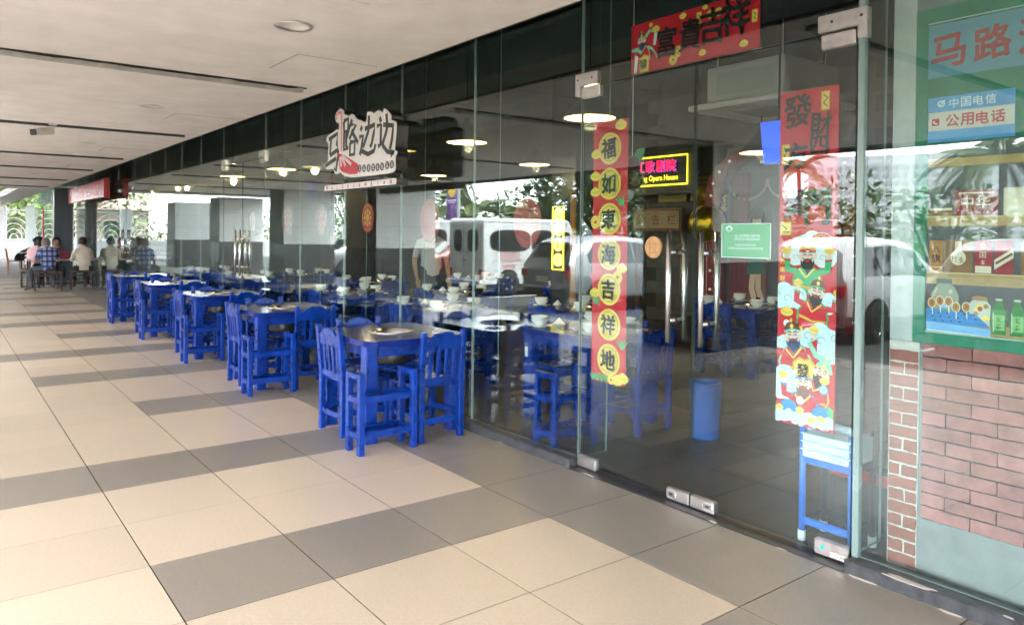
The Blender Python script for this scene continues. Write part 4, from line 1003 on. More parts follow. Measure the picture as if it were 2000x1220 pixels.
def brick(y0, y1, z0, z1, m, d=0.004, jag=0.0025):
    P = []
    for (ya, za, yb, zb, n) in ((y0,z0,y1,z0,5),(y1,z0,y1,z1,2),(y1,z1,y0,z1,5),(y0,z1,y0,z0,2)):
        for k in range(n):
            t = k/n; P.append((ya+(yb-ya)*t+rr.uniform(-jag,jag), za+(zb-za)*t+rr.uniform(-jag,jag)))
    put('brick', M().prism(P, lambda p: (-0.0065-d, p[0], p[1]), lambda p: (-0.0005, p[0], p[1])).mesh('brick', m, fix=True), mur)
zc = 0.03; k = 0
while zc < 0.975:
    h = 0.0485
    if k % 2 == 0: brick(1.538, 1.658, zc, zc+h, mb1)
    else:
        c = 1.60+rr.uniform(-.015,.012); brick(c+0.005, 1.658, zc, zc+h, mb1); brick(1.538, c-0.005, zc, zc+h, mb1)
    zc += h+0.0085; k += 1
put('painted_joint', M().box(-0.003, -0.0005, -3.0, 1.520, 0.262, 1.028).mesh('painted_joint', pbr('mural_joint', (0.035,0.03,0.03), 0.85)), mur)
zc = 0.265; k = 0
while zc < 0.98:
    h = 0.0520; y = 1.518 if k % 2 == 0 else 1.518+0.10
    while y > -0.6:
        y1 = min(y, 1.518); y0 = y-0.20
        if y1-y0 > 0.03: brick(y0+0.0065, y1, zc, zc+h, mb2, 0.002, 0.0016)
        y = y0
    zc += h+0.0075; k += 1
gf = pbr('mural_green', (0.03,0.20,0.115), 0.6, var=0.22, vscale=8)
put('painted_frame', M().box(-0.012, -0.0005, 1.512, 1.562, 1.032, 2.49).box(-0.012, -0.0005, -1.0, 1.511, 1.032, 1.088).box(-0.012, -0.0005, -1.0, 1.511, 2.42, 2.49).mesh('painted_frame', gf), mur)
put('painted_frame_line', M().box(-0.014, -0.0125, -1.0, 1.511, 1.083, 1.088).box(-0.014, -0.0125, -1.0, 1.511, 2.42, 2.425).mesh('painted_frame_line', pbr('frame_line_pale', (0.45,0.55,0.48), 0.6)), mur)
put('painted_rail', M().box(-0.008, -0.0005, -1.0, 1.511, 1.90, 2.419).mesh('painted_rail', gf), mur)
a = Art(); a.w = 0.001
U = lambda px: -(1.53-(px-1800)*0.00195)          # photo column on the mural -> u = -Y
V = lambda py: 1.486-(py-463)*0.00219
gr_ = pbr('mural_window_dark', (0.11,0.115,0.115), 0.7, var=0.25, vscale=6)
sw = pbr('shelf_ochre', (0.44,0.30,0.13), 0.7, var=0.15, vscale=12); swl = pbr('shelf_edge', (0.56,0.45,0.26), 0.7)
a.rect(-1.511, 1.0, 1.088, 1.90, gr_)
a.rect(-1.511, 1.0, 1.545, 1.585, sw); a.rect(-1.511, 1.0, 1.582, 1.588, swl)
a.rect(-1.511, 1.0, 1.295, 1.345, sw); a.rect(-1.511, 1.0, 1.34, 1.347, swl)
a.rect(-1.511, 1.0, 1.088, 1.135, sw)
a.rect(-1.511, 1.0, 1.80, 1.835, sw)
red2 = pbr('box_red', (0.33,0.035,0.045), 0.6, var=0.15, vscale=20); brn2 = pbr('box_brown', (0.25,0.13,0.05), 0.6); org = pbr('box_orange', (0.45,0.20,0.055), 0.6); lgt = pbr('label_cream', (0.70,0.62,0.45), 0.6)
# upper shelf boxes
a.rect(-1.40,-1.235,1.588,1.695, red2); a.rect(-1.395,-1.24,1.593,1.690, pbr('box_red_dark',(0.25,0.02,0.035),0.6)); a.text('中华', -1.32, 1.645, 0.055, lgt, 0.0); a.stroke([(-1.385,1.683),(-1.25,1.683)], 0.006, lgt)
a.rect(-1.50,-1.41,1.588,1.615, brn2); a.rect(-1.50,-1.41,1.612,1.622, lgt)
a.rect(-1.215,-1.12,1.588,1.70, lgt); a.rect(-1.10,-0.98,1.588,1.68, red2); a.rect(-0.96,-0.80,1.588,1.66, org)
# middle shelf boxes
a.rect(-1.500,-1.445,1.347,1.482, org)
a.text('八', -1.472, 1.442, 0.028, BLK, 0.03); a.text('旗', -1.472, 1.405, 0.036, BLK, 0.02); a.stroke([(-1.497,1.365),(-1.485,1.37),(-1.472,1.365),(-1.46,1.37),(-1.448,1.365)], 0.004, lgt)
a.rect(-1.438,-1.328,1.347,1.486, brn2); a.ell(-1.383,1.41,0.030,0.032, lgt); a.rect(-1.396,-1.370,1.42,1.48, lgt); a.text('杜', -1.397, 1.405, 0.026, brn2, 0.0); a.scribble(-1.370, 1.40, 0.03, brn2, 4)
a.rect(-1.320,-1.252,1.347,1.484, red2); a.rect(-1.316,-1.256,1.349,1.378, lgt); a.ell(-1.287,1.462,0.011,0.011, GOLD); a.text('国', -1.288, 1.425, 0.026, lgt, 0.0); a.scribble(-1.288, 1.393, 0.02, lgt, 2)
a.rect(-1.245,-1.175,1.347,1.484, red2); a.poly([(-1.245,1.365),(-1.175,1.415),(-1.175,1.455),(-1.245,1.405)], lgt); a.stroke([(-1.24,1.39),(-1.18,1.432)], 0.009, BRN)
a.rect(-1.15,-1.05,1.347,1.47, brn2); a.rect(-1.03,-0.92,1.347,1.45, org)
# jars, sweets, bottles
jar = pbr('jar_glassy', (0.30,0.34,0.26), 0.3); jl = pbr('jar_light', (0.50,0.55,0.45), 0.3); tin = pbr('jar_lid_green', (0.10,0.16,0.12), 0.5); 
a.poly([(-1.49,1.14),(-1.49,1.25),(-1.47,1.285),(-1.455,1.30),(-1.415,1.30),(-1.395,1.285),(-1.378,1.25),(-1.378,1.14)], jar); a.rect(-1.468,-1.405,1.298,1.318, tin)
a.poly([(-1.482,1.14),(-1.482,1.225),(-1.388,1.225),(-1.388,1.14)], pbr('jar_olive',(0.30,0.28,0.11),0.4)); a.ell(-1.435,1.205,0.026,0.012, pbr('label_blue',(0.25,0.50,0.75),0.5)); a.ell(-1.41,1.265,0.008,0.010, jl); a.stroke([(-1.48,1.24),(-1.465,1.28)], 0.006, jl)
a.poly([(-1.335,1.13),(-1.338,1.215),(-1.325,1.235),(-1.27,1.235),(-1.255,1.215),(-1.258,1.13)], jl); a.ell(-1.297,1.243,0.032,0.010, pbr('lid_copper',(0.45,0.22,0.10),0.5))
for k in range(14): a.ell(-1.32+rr.uniform(-.01,.055), 1.14+rr.uniform(0,.075), 0.010, 0.010, rr.choice((org, red2, YEL, lgt)), 10)
bl1 = pbr('stand_blue', (0.05,0.24,0.58), 0.6, var=0.12, vscale=20); bl2 = pbr('stand_blue_light', (0.22,0.46,0.74), 0.6, var=0.08, vscale=20)
a.poly([(-1.508,1.125),(-1.508,1.19),(-1.31,1.175),(-1.255,1.125)], bl1); a.poly([(-1.508,1.092),(-1.508,1.13),(-1.255,1.118),(-1.255,1.085)], bl2); a.stroke([(-1.508,1.093),(-1.255,1.087)], 0.005, WHT)
for k in range(16): a.ell(-1.49+(k % 6)*0.034+0.008*(k//6), 1.172-0.017*(k//6), 0.006, 0.0035, NAVY, 10)
for k, (u, v) in enumerate(((-1.485,1.212),(-1.452,1.222),(-1.418,1.222),(-1.388,1.20),(-1.347,1.203))):
    a.stroke([(u,v),(u+0.003,v-0.05)], 0.004, WHT); a.ell(u, v, 0.018, 0.022, lgt, 18); a.ell(u, v, 0.014, 0.018, org, 18); a.stroke([(u-0.006,v-0.006),(u+0.005,v),(u-0.004,v+0.009)], 0.004, BRN)
bg1 = pbr('bottle_green', (0.035,0.20,0.045), 0.35, var=0.25, vscale=30); bg2 = pbr('bottle_label', (0.22,0.46,0.16), 0.5)
for u in (-1.225, -1.158):
    a.poly([(u-0.026,1.10),(u-0.027,1.19),(u-0.018,1.215),(u-0.011,1.225),(u-0.011,1.24),(u+0.011,1.24),(u+0.011,1.225),(u+0.018,1.215),(u+0.027,1.19),(u+0.026,1.10)], bg1); a.rect(u-0.022,u+0.022,1.118,1.18, bg2); a.ell(u,1.243,0.014,0.005, jl); a.scribble(u,1.163,0.028,bg1,3); a.scribble(u,1.133,0.028,bg1,6); a.stroke([(u-0.019,1.11),(u-0.020,1.19)],0.004,jl)
for k in range(8):
    u = -1.08+k*0.10; a.poly([(u-0.035,1.135),(u-0.037,1.24),(u-0.02,1.27),(u+0.02,1.27),(u+0.037,1.24),(u+0.035,1.135)], jar if k % 2 else jl); a.rect(u-0.024,u+0.024,1.268,1.285, tin)
a.obj('painted_shelves', mur)
a = Art(); a.w = 0.0095
sb1 = pbr('sign_teal', (0.13,0.31,0.38), 0.6, var=0.12, vscale=12); rdt = pbr('sign_text_red', (0.40,0.06,0.06), 0.6)
a.rect(-1.512, 0.6, 2.185, 2.415, sb1)
for k, c_ in enumerate('马路边边'): a.text(c_, -1.43+k*0.168, 2.293+0.006*k, 0.135, rdt, 0.03, rot=0.06, wob=0.015)
sb2 = pbr('sign_blue', (0.10,0.34,0.62), 0.6, var=0.08, vscale=12)
a.rect(-1.510, -1.175, 1.905, 2.10, sb2); a.rect(-1.508, -1.177, 1.955, 2.035, pbr('sign_cream', (0.66,0.62,0.55), 0.6))
for k, c_ in enumerate('中国电信'): a.text(c_, -1.405+k*0.047, 2.068, 0.040, WHT, 0.01)
a.ell(-1.456, 2.07, 0.016, 0.014, WHT); a.ell(-1.456, 2.07, 0.010, 0.008, sb2); a.stroke([(-1.465,2.06),(-1.44,2.085)], 0.005, WHT)
for k, c_ in enumerate('公用电话'): a.text(c_, -1.41+k*0.058, 1.994, 0.050, pbr('phone_red', (0.55,0.05,0.06), 0.6), 0.03)
a.rect(-1.492,-1.462,1.978,2.008, MATS['phone_red']); a.stroke([(-1.485,2.0),(-1.482,1.988),(-1.47,1.985)], 0.006, WHT)
a.obj('painted_signs', mur)

# ---------------------------------------------------------------- restaurant interior dressing
lampm = pbr('lamp_glow', (0.9,0.75,0.4), 0.5, emit=(1.0,0.66,0.24), estr=0.17)
bulbm = pbr('bulb_glow', (1,0.9,0.7), 0.5, emit=(1.0,0.85,0.6), estr=4)
shade_m = M().lathe([(0.0,0.26),(0.03,0.25),(0.045,0.20),(0.21,0.02),(0.212,0.0),(0.203,0.0)], 28).mesh('lamp_shade', pbr('shade_black', (0.008,0.009,0.01), 0.6), smooth=True)
inner_m = M().lathe([(0.203,0.001),(0.20,0.015),(0.05,0.14),(0.0,0.15)], 28).mesh('shade_lining', lampm, smooth=True)
bulb_m = M().lathe([(0.0,-0.03),(0.022,-0.022),(0.032,0.0),(0.026,0.03),(0.014,0.06),(0.0,0.065)], 16, c=(0,0,0.075)).mesh('bulb', bulbm, smooth=True)
LAMPS = [(4.12,4.38,2.42,'over the table behind the narrow couplet'),(4.28,6.36,2.42,'right of the black and white logo'),(4.2,8.75,2.42,'behind the left edge of the logo'),(4.05,10.9,2.42,'right half of the far double door'),(3.95,12.9,2.42,'left half of the far double door'),
         (6.45,4.40,2.32,'in front of the red stage arch'),(6.3,7.75,2.42,'above the lit yellow sign'),(6.3,10.3,2.42,'deep in the room right of the logo bar'),(6.3,12.6,2.42,'deepest in the room')]
for x, y, z, w in LAMPS:
    t = thing('pendant_lamp', f'lit cone pendant lamp, {w}', 'lamp', (x, y, z), 0, 'pendant lamps')
    put('lamp_shade', shade_m, t); put('shade_lining', inner_m, t); put('bulb', bulb_m, t)
    put('cord', M().tube([(0,0,0.26),(0,0,3.6-z)], 0.006, 6).mesh('cord', black), t)
    ld = bpy.data.lights.new('pendant_light', 'POINT'); ld.energy = 1.6; ld.color = (1.0, 0.74, 0.42); ld.shadow_soft_size = 0.05
    lo = bpy.data.objects.new('pendant_light', ld); COL.objects.link(lo); lo.parent = t; lo.location = (0, 0, -0.05)
# ceiling cassette air conditioner
t = thing('air_conditioner', 'big white cassette air conditioner hung under the dark ceiling behind the right door leaf', 'air conditioner', (6.3, 4.2, 0))
acm = pbr('ac_white', (0.50,0.53,0.51), 0.5)
put('casing', M().box(-0.42, 0.42, -0.42, 0.42, 2.76, 3.10).mesh('casing', acm, bevel=0.01), t)
put('grille_panel', M().box(-0.55, 0.55, -0.55, 0.55, 2.69, 2.745).mesh('grille_panel', pbr('ac_panel', (0.62,0.63,0.6), 0.45), bevel=0.015), t)
put('intake', M().box(-0.25, 0.25, -0.25, 0.25, 2.682, 2.689).mesh('intake', pbr('ac_intake', (0.30,0.30,0.29), 0.6)), t)
put('side_plate', M().box(-0.428, -0.4215, -0.30, 0.30, 2.82, 3.03).mesh('side_plate', pbr('ac_plate', (0.42,0.45,0.43), 0.5)), t)
for sx in (-0.35, 0.35):
    for sy in (-0.35, 0.35): put('hanger_rod', M().tube([(sx,sy,3.10),(sx,sy,3.6)], 0.006, 6).mesh('hanger_rod', steel), t)
# blue hanging sign
t = thing('blue_hanging_sign', 'plain saturated blue sign hanging beside the wide red poster', 'sign', (5.4, 3.52, -0.19))
put('sign_panel', M().prism([(-0.16,2.62),(0.16,2.62),(0.13,2.28),(-0.13,2.28)], lambda p: (-0.02, p[0], p[1]), lambda p: (0.02, p[0], p[1])).mesh('sign_panel', pbr('screen_blue', (0.0,0.02,0.25), 0.5, emit=(0.0,0.06,0.55), estr=0.20), fix=True), t)
put('hanger_rod', M().tube([(0,0,2.62),(0,0,3.6)], 0.01, 8).mesh('hanger_rod', black), t)
# neon board
neon_y = pbr('neon_yellow', (0.9,0.8,0.05), 0.4, emit=(1.0,0.80,0.03), estr=0.30); neon_r = pbr('neon_red', (1,0.05,0.1), 0.4, emit=(1.0,0.0,0.02), estr=0.22); neon_b = pbr('neon_violet', (0.4,0.3,1), 0.4, emit=(0.25,0.1,1.0), estr=0.05)
t = thing('neon_board', 'dark board with a yellow neon frame, red neon characters and yellow script', 'neon sign', (8.55, 7.72, 2.42))
put('board', M().box(0.0, 0.06, -0.80, 0.80, -0.30, 0.36).mesh('board', black), t)
put('neon_frame', M().tube([(-0.03,-0.70,-0.17),(-0.03,-0.70,0.25),(-0.03,0.70,0.25),(-0.03,0.70,-0.17),(-0.03,-0.70,-0.17)], 0.012, 8).mesh('neon_frame', neon_y), t)
a = Art(); a.w = 0.03
for k, c_ in enumerate('香江歌剧院'): a.text(c_, -0.41+k*0.205, 0.11, 0.185, neon_b, 0.02)
a.w = 0.034
for k, c_ in enumerate('香江歌剧院'): a.text(c_, -0.42+k*0.205, 0.114, 0.17, neon_r, 0.02)
a.text('Xiangjiang Opera House', 0.03, -0.075, 0.105, neon_y, 0.012, w=1.0)
a.obj('neon_lettering', t)
for yy in (-0.6, 0.6): put('bracket', M().box(0.06, 0.36, yy-0.02, yy+0.02, 0.0, 0.04).mesh('bracket', darkp), t)
# lit vertical sign
t = thing('lit_disc_sign', 'narrow upright sign of four glowing yellow discs in a yellow light frame', 'lit sign', (6.10, 6.98, 0))
put('back_panel', M().box(-0.03, 0.015, -0.115, 0.115, 1.05, 1.86).mesh('back_panel', pbr('panel_dark_olive', (0.03,0.03,0.012), 0.5)), t)
put('light_frame', M().tube([(-0.045,-0.10,1.07),(-0.045,-0.10,1.84),(-0.045,0.10,1.84),(-0.045,0.10,1.07),(-0.045,-0.10,1.07)], 0.009, 8).mesh('light_frame', neon_y), t)
dm = pbr('disc_glow', (1,0.9,0.5), 0.5, emit=(1.0,0.75,0.15), estr=0.16)
for k in range(4):
    d = put('light_disc', M().tube([(-0.048,0,1.745-k*0.185),(-0.031,0,1.745-k*0.185)], 0.082, 24).mesh('light_disc', dm), t)
    a = Art(); a.w = 0.05; a.scribble(0, 1.745-k*0.185, 0.09, GOLD, k); a.obj('character', d)
tag(put('bamboo_pole', M().tube([(5.98,6.62,0),(5.98,6.62,2.0)], 0.035, 10).mesh('bamboo_pole', pbr('bamboo_orange', (0.45,0.19,0.04), 0.5, var=0.2, vscale=8), smooth=True)), 'upright orange bamboo pole right of the lit yellow sign', 'pole')
# notice board, framed posters
t = thing('notice_board', 'pale wooden notice board with dark red characters below the neon board', 'board', (8.55, 7.62, 1.74))
put('frame', M().box(0, 0.05, -0.48, 0.48, -0.17, 0.17).mesh('frame', pbr('board_brown', (0.14,0.05,0.025), 0.5)), t)
put('panel', M().box(-0.012, -0.001, -0.44, 0.44, -0.13, 0.13).mesh('panel', pbr('board_tan', (0.40,0.31,0.16), 0.6)), t)
a = Art(); a.w = 0.013
for k, c_ in enumerate('公告栏'): a.text(c_, -0.30+k*0.30, 0, 0.15, pbr('maroon_text', (0.22,0.02,0.02), 0.6), 0.01)
a.obj('lettering', t)
put('leg', M().box(0.055, 0.10, -0.46, -0.41, -1.74, 0.17).box(0.055, 0.10, 0.41, 0.46, -1.74, 0.17).mesh('leg', MATS['board_brown']), t)
for k in range(2):
    t = thing('yellow_poster', ['dim yellow poster left of the gold balloons', 'dim yellow poster farther left above the notice board'][k], 'poster', (8.84, 6.95+k*0.62, 2.03))
    put('sheet', M().box(0, 0.005, -0.27, 0.27, -0.02, 0.34).mesh('sheet', pbr('poster_ochre', (0.30,0.25,0.06), 0.6)), t)
    a = Art(); a.w = 0.001
    for j in range(5): a.stroke([(-0.2,0.28-j*0.06),(0.2-0.05*(j % 2),0.28-j*0.06)], 0.012, BRN)
    a.obj('print', t)
# balloons
bal = pbr('balloon_gold', (0.6,0.42,0.03), 0.28, 0.9, bump=0.6, bscale=9)
t = thing('gold_balloon', 'big round crinkled gold foil balloon below the neon board', 'balloon', (7.9, 6.18, 1.66))
put('envelope', M().lathe([(0.0,-0.24)]+[(0.24*cos(-pi/2+pi*k/12), 0.24*sin(-pi/2+pi*k/12)) for k in range(1, 12)]+[(0.0,0.24)], 24).mesh('envelope', bal, smooth=True), t)
put('string', M().tube([(0,0,-0.24),(0.02,0.01,-0.8),(0,0,-1.66)], 0.004, 5).mesh('string', white), t)
g = M(); rr = random.Random(2)
for k in range(120):
    y, z = rr.uniform(-0.26, 0.26), rr.uniform(-0.18, 0.16); an = rr.uniform(0, pi); l = 0.07
    g.add([(rr.uniform(-.05,.05), y-l*cos(an), z-l*sin(an)), (rr.uniform(-.05,.05), y+l*cos(an), z+l*sin(an)), (rr.uniform(-.08,.02), y+0.4*l*sin(an), z-0.4*l*cos(an))], [(0,1,2)])
t = thing('foil_garland', 'tangle of shredded gold foil above the gold balloon', 'garland', (8.45, 6.55, 2.0)); put('foil', g.mesh('foil', bal), t)
put('hook', M().tube([(0.0,0,0.0),(0.42,0,0.1)], 0.006, 6).mesh('hook', black), t)
# stage: red arch with bulbs, curtain, platform, painted dancer
t = thing('stage_arch', 'dark red stage arch edged with small white bulbs', 'stage arch', (8.45, 5.45, 0))
redw = pbr('arch_red', (0.22,0.014,0.022), 0.5, var=0.2, vscale=3)
def archpts(w, h0, n=16): return [(-w,0.02)]+[(-w,h0)]+[(w*cos(pi-pi*k/n), h0+w*0.62*sin(pi-pi*k/n)) for k in range(1, n)]+[(w,h0)]+[(w,0.02)]
o_, i_ = archpts(1.12, 2.05), archpts(0.90, 2.05)
g = M(); n = len(o_)
g.add([(-0.10,-p[0],p[1]) for p in o_]+[(-0.10,-p[0],p[1]) for p in i_]+[(0.10,-p[0],p[1]) for p in o_]+[(0.10,-p[0],p[1]) for p in i_],
      [q for k in range(n-1) for q in ((k,k+1,n+k+1,n+k),(2*n+k+1,2*n+k,3*n+k,3*n+k+1),(k+1,k,2*n+k,2*n+k+1),(n+k,n+k+1,3*n+k+1,3*n+k))])
put('arch_frame', g.mesh('arch_frame', redw), t)
bb = M().lathe([(0.0,-0.02)]+[(0.019*cos(-pi/2+pi*k/6), 0.019*sin(-pi/2+pi*k/6)) for k in range(1, 6)]+[(0.0,0.019)], 10).mesh('bulb', pbr('bulb_white', (0.9,0.85,0.8), 0.4, emit=(1.0,0.85,0.75), estr=0.03), smooth=True)
mid = archpts(1.01, 2.05, 12); per = []
for a_, b_ in zip(mid[:-1], mid[1:]):
    d_ = sqrt((b_[0]-a_[0])**2+(b_[1]-a_[1])**2); m_ = max(1, int(d_/0.24))
    for k in range(m_): per.append((a_[0]+(b_[0]-a_[0])*k/m_, a_[1]+(b_[1]-a_[1])*k/m_))
for p in per: put('bulb', bb, t, (-0.115, -p[0], p[1]))
cur = pbr('curtain_grey', (0.17,0.165,0.165), 0.85)
def drape(y0, y1, z0, z1, x, n, amp, m, name, parent):
    g = M(); N = n*8; vs = []; fs = []
    for i in range(N+1):
        y = y0+(y1-y0)*i/N; d = amp*sin(2*pi*i/8)
        vs += [(x+d, y, z0), (x+d, y, z1)]
    for i in range(N): fs.append((2*i, 2*i+2, 2*i+3, 2*i+1))
    g.add(vs, fs); return put(name, g.mesh(name, m, smooth=True), parent)
t2 = thing('stage_curtain', 'grey pleated stage curtain with a swagged pelmet inside the red arch', 'curtain', (8.62, 5.45, 0))
drape(-0.95, 0.95, 0.42, 2.7, 0.0, 16, 0.025, cur, 'curtain_cloth', t2)
for k in range(3):
    yc = -0.6+k*0.6; P = [(yc+0.3*cos(pi+pi*j/10), 2.25+0.26*sin(pi+pi*j/10)) for j in range(11)]
    put('swag', M().tube([(-0.045,p[0],p[1]) for p in P], 0.018, 6).mesh('swag', pbr('swag_trim', (0.42,0.38,0.33), 0.7)), t2)
tag(put('stage_platform', M().box(8.25, 8.86, 4.3, 7.1, 0, 0.40).mesh('stage_platform', pbr('stage_dark', (0.05,0.03,0.035), 0.6), bevel=0.01)), 'low dark stage platform under the red arch', 'stage')
for yy, lab in ((6.15,'dark red velvet leg curtain at the left of the stage arch'),(4.75,'dark red velvet leg curtain at the right of the stage arch')):
    t3 = thing('red_curtain', lab, 'curtain', (8.58, yy, 0)); drape(-0.16, 0.16, 0.42, 2.35, -0.02, 4, 0.02, redw, 'curtain_cloth', t3)
t = thing('dancer_cutout', 'cut out picture of a dancer in a short green dress before the stage curtain', 'cut out', (8.50, 5.86, 0.40))
a = Art(); a.w = 0.012
dg_ = pbr('dress_green', (0.02,0.16,0.13), 0.6)
a.stroke([(-0.03,0.62),(-0.05,0.42),(0.02,0.22),(0.0,0.03)], 0.085, SKN); a.stroke([(0.05,0.62),(0.05,0.42),(0.12,0.24),(0.17,0.10)], 0.080, SKN)
a.ell(0.0,0.015,0.05,0.02,BRN); a.ell(0.18,0.08,0.04,0.03,BRN)
a.poly([(-0.14,0.60),(0.15,0.62),(0.10,0.90),(0.13,1.2),(-0.09,1.2),(-0.08,0.90)], dg_); a.stroke([(-0.09,1.17),(-0.2,1.0),(-0.12,0.85)], 0.05, SKN); a.stroke([(0.12,1.17),(0.22,1.02),(0.2,0.8)], 0.05, SKN)
a.rect(-0.005,0.045,1.2,1.27,SKN); a.ell(0.02,1.34,0.08,0.10,SKN); a.ell(0.02,1.40,0.10,0.075,BLK); a.ell(-0.07,1.35,0.03,0.08,BLK); a.ell(0.11,1.35,0.03,0.08,BLK)
a.obj('picture', t)
put('stand_board', M().box(-0.008, 0.008, -0.16, 0.10, 0.0, 1.2).mesh('stand_board', BRN), t)
# bear-like plush on the glass is left as a plain red and white hanging ornament
t = thing('hanging_ornament', 'red and white hanging ornament with green leaves beside the narrow couplet', 'ornament', (3.60, 3.42, 1.86))
for (dx, dy, dz, rd, m) in ((0,0,0,0.075,pbr('ornament_maroon',(0.10,0.012,0.015),0.4)),(0,0.06,-0.09,0.06,WHT),(0,0.1,-0.14,0.04,WHT),(0,-0.01,0.1,0.05,MATS['ornament_maroon'])):
    put('ball', M().lathe([(0.0,-rd)]+[(rd*cos(-pi/2+pi*k/8), rd*sin(-pi/2+pi*k/8)) for k in range(1, 8)]+[(0.0,rd)], 16, c=(dx,dy,dz)).mesh('ball', m, smooth=True), t)
for k in range(4): put('leaf', M().add([(0,0,0.12),(0.0,-0.05-0.02*k,0.10+0.02*k),(0.01,-0.10,0.14+0.02*k),(0.0,-0.04,0.16+0.01*k)], [(0,1,2,3)]).mesh('leaf', GRN), t)
put('string', M().tube([(0,0,0.15),(0,0,1.74)], 0.003, 5).mesh('string', white), t)

# ---------------------------------------------------------------- parked vehicles (seen mirrored in the glass)
GZ = -0.16
autog = pbr('car_glass', (0.015,0.018,0.02), 0.05, spec=0.9)
tailr = pbr('tail_red', (0.45,0.01,0.012), 0.15); amber = pbr('amber', (0.6,0.2,0.02), 0.2); headl = pbr('headlamp', (0.7,0.72,0.74), 0.1)
tyre_m = M().lathe([(0.19,-0.095),(0.30,-0.10),(0.33,-0.07),(0.335,0.0),(0.33,0.07),(0.30,0.10),(0.19,0.095)], 28).mesh('tyre', rubber, smooth=True)
rimg = M().lathe([(0.0,0.06),(0.04,0.065),(0.05,0.045),(0.17,0.05),(0.205,0.085)], 28)
for k in range(5):
    a_ = 2*pi*k/5; rimg.beam((0.04*cos(a_),0.04*sin(a_),0.062), (0.18*cos(a_),0.18*sin(a_),0.07), 0.05, 0.02)
rim_m = rimg.mesh('rim', steel, smooth=False)
SUV = [(0.0,0.48,0.78,0.86,0.78,0.66),(-0.05,0.36,0.98,1.06,0.86,0.74),(-0.28,0.30,1.02,1.50,0.895,0.62),(-0.62,0.28,1.02,1.62,0.90,0.63),(-1.6,0.26,1.00,1.665,0.90,0.65),(-2.45,0.26,0.98,1.60,0.90,0.64),(-3.20,0.27,0.95,1.06,0.895,0.76),(-3.95,0.30,0.86,0.94,0.86,0.72),(-4.30,0.34,0.70,0.78,0.78,0.62),(-4.40,0.44,0.62,0.68,0.66,0.55)]
SEDAN = [(0.0,0.46,0.76,0.86,0.74,0.62),(-0.05,0.34,0.90,0.98,0.83,0.74),(-0.55,0.28,0.92,1.02,0.87,0.76),(-1.15,0.26,0.92,1.40,0.88,0.60),(-1.9,0.25,0.90,1.47,0.88,0.62),(-2.5,0.25,0.88,1.40,0.88,0.61),(-3.25,0.26,0.86,0.98,0.88,0.75),(-3.95,0.28,0.78,0.86,0.84,0.70),(-4.30,0.34,0.62,0.70,0.76,0.60),(-4.40,0.42,0.55,0.60,0.64,0.52)]
def ring(s):
    x, zb, bt, rf, w, wr = s
    return [(x,0,zb),(x,w*0.82,zb),(x,w*0.97,zb+0.12),(x,w,zb+(bt-zb)*0.55),(x,w*0.965,bt),(x,wr+0.02,rf-0.09 if rf-bt > 0.2 else rf-0.02),(x,wr*0.80,rf),(x,0,rf+0.012)]
def at(st, x, j):
    for a, b in zip(st[:-1], st[1:]):
        if a[0] >= x >= b[0]:
            t = (x-a[0])/(b[0]-a[0]); A, B = ring(a)[j], ring(b)[j]
            return Vector(A).lerp(Vector(B), t)
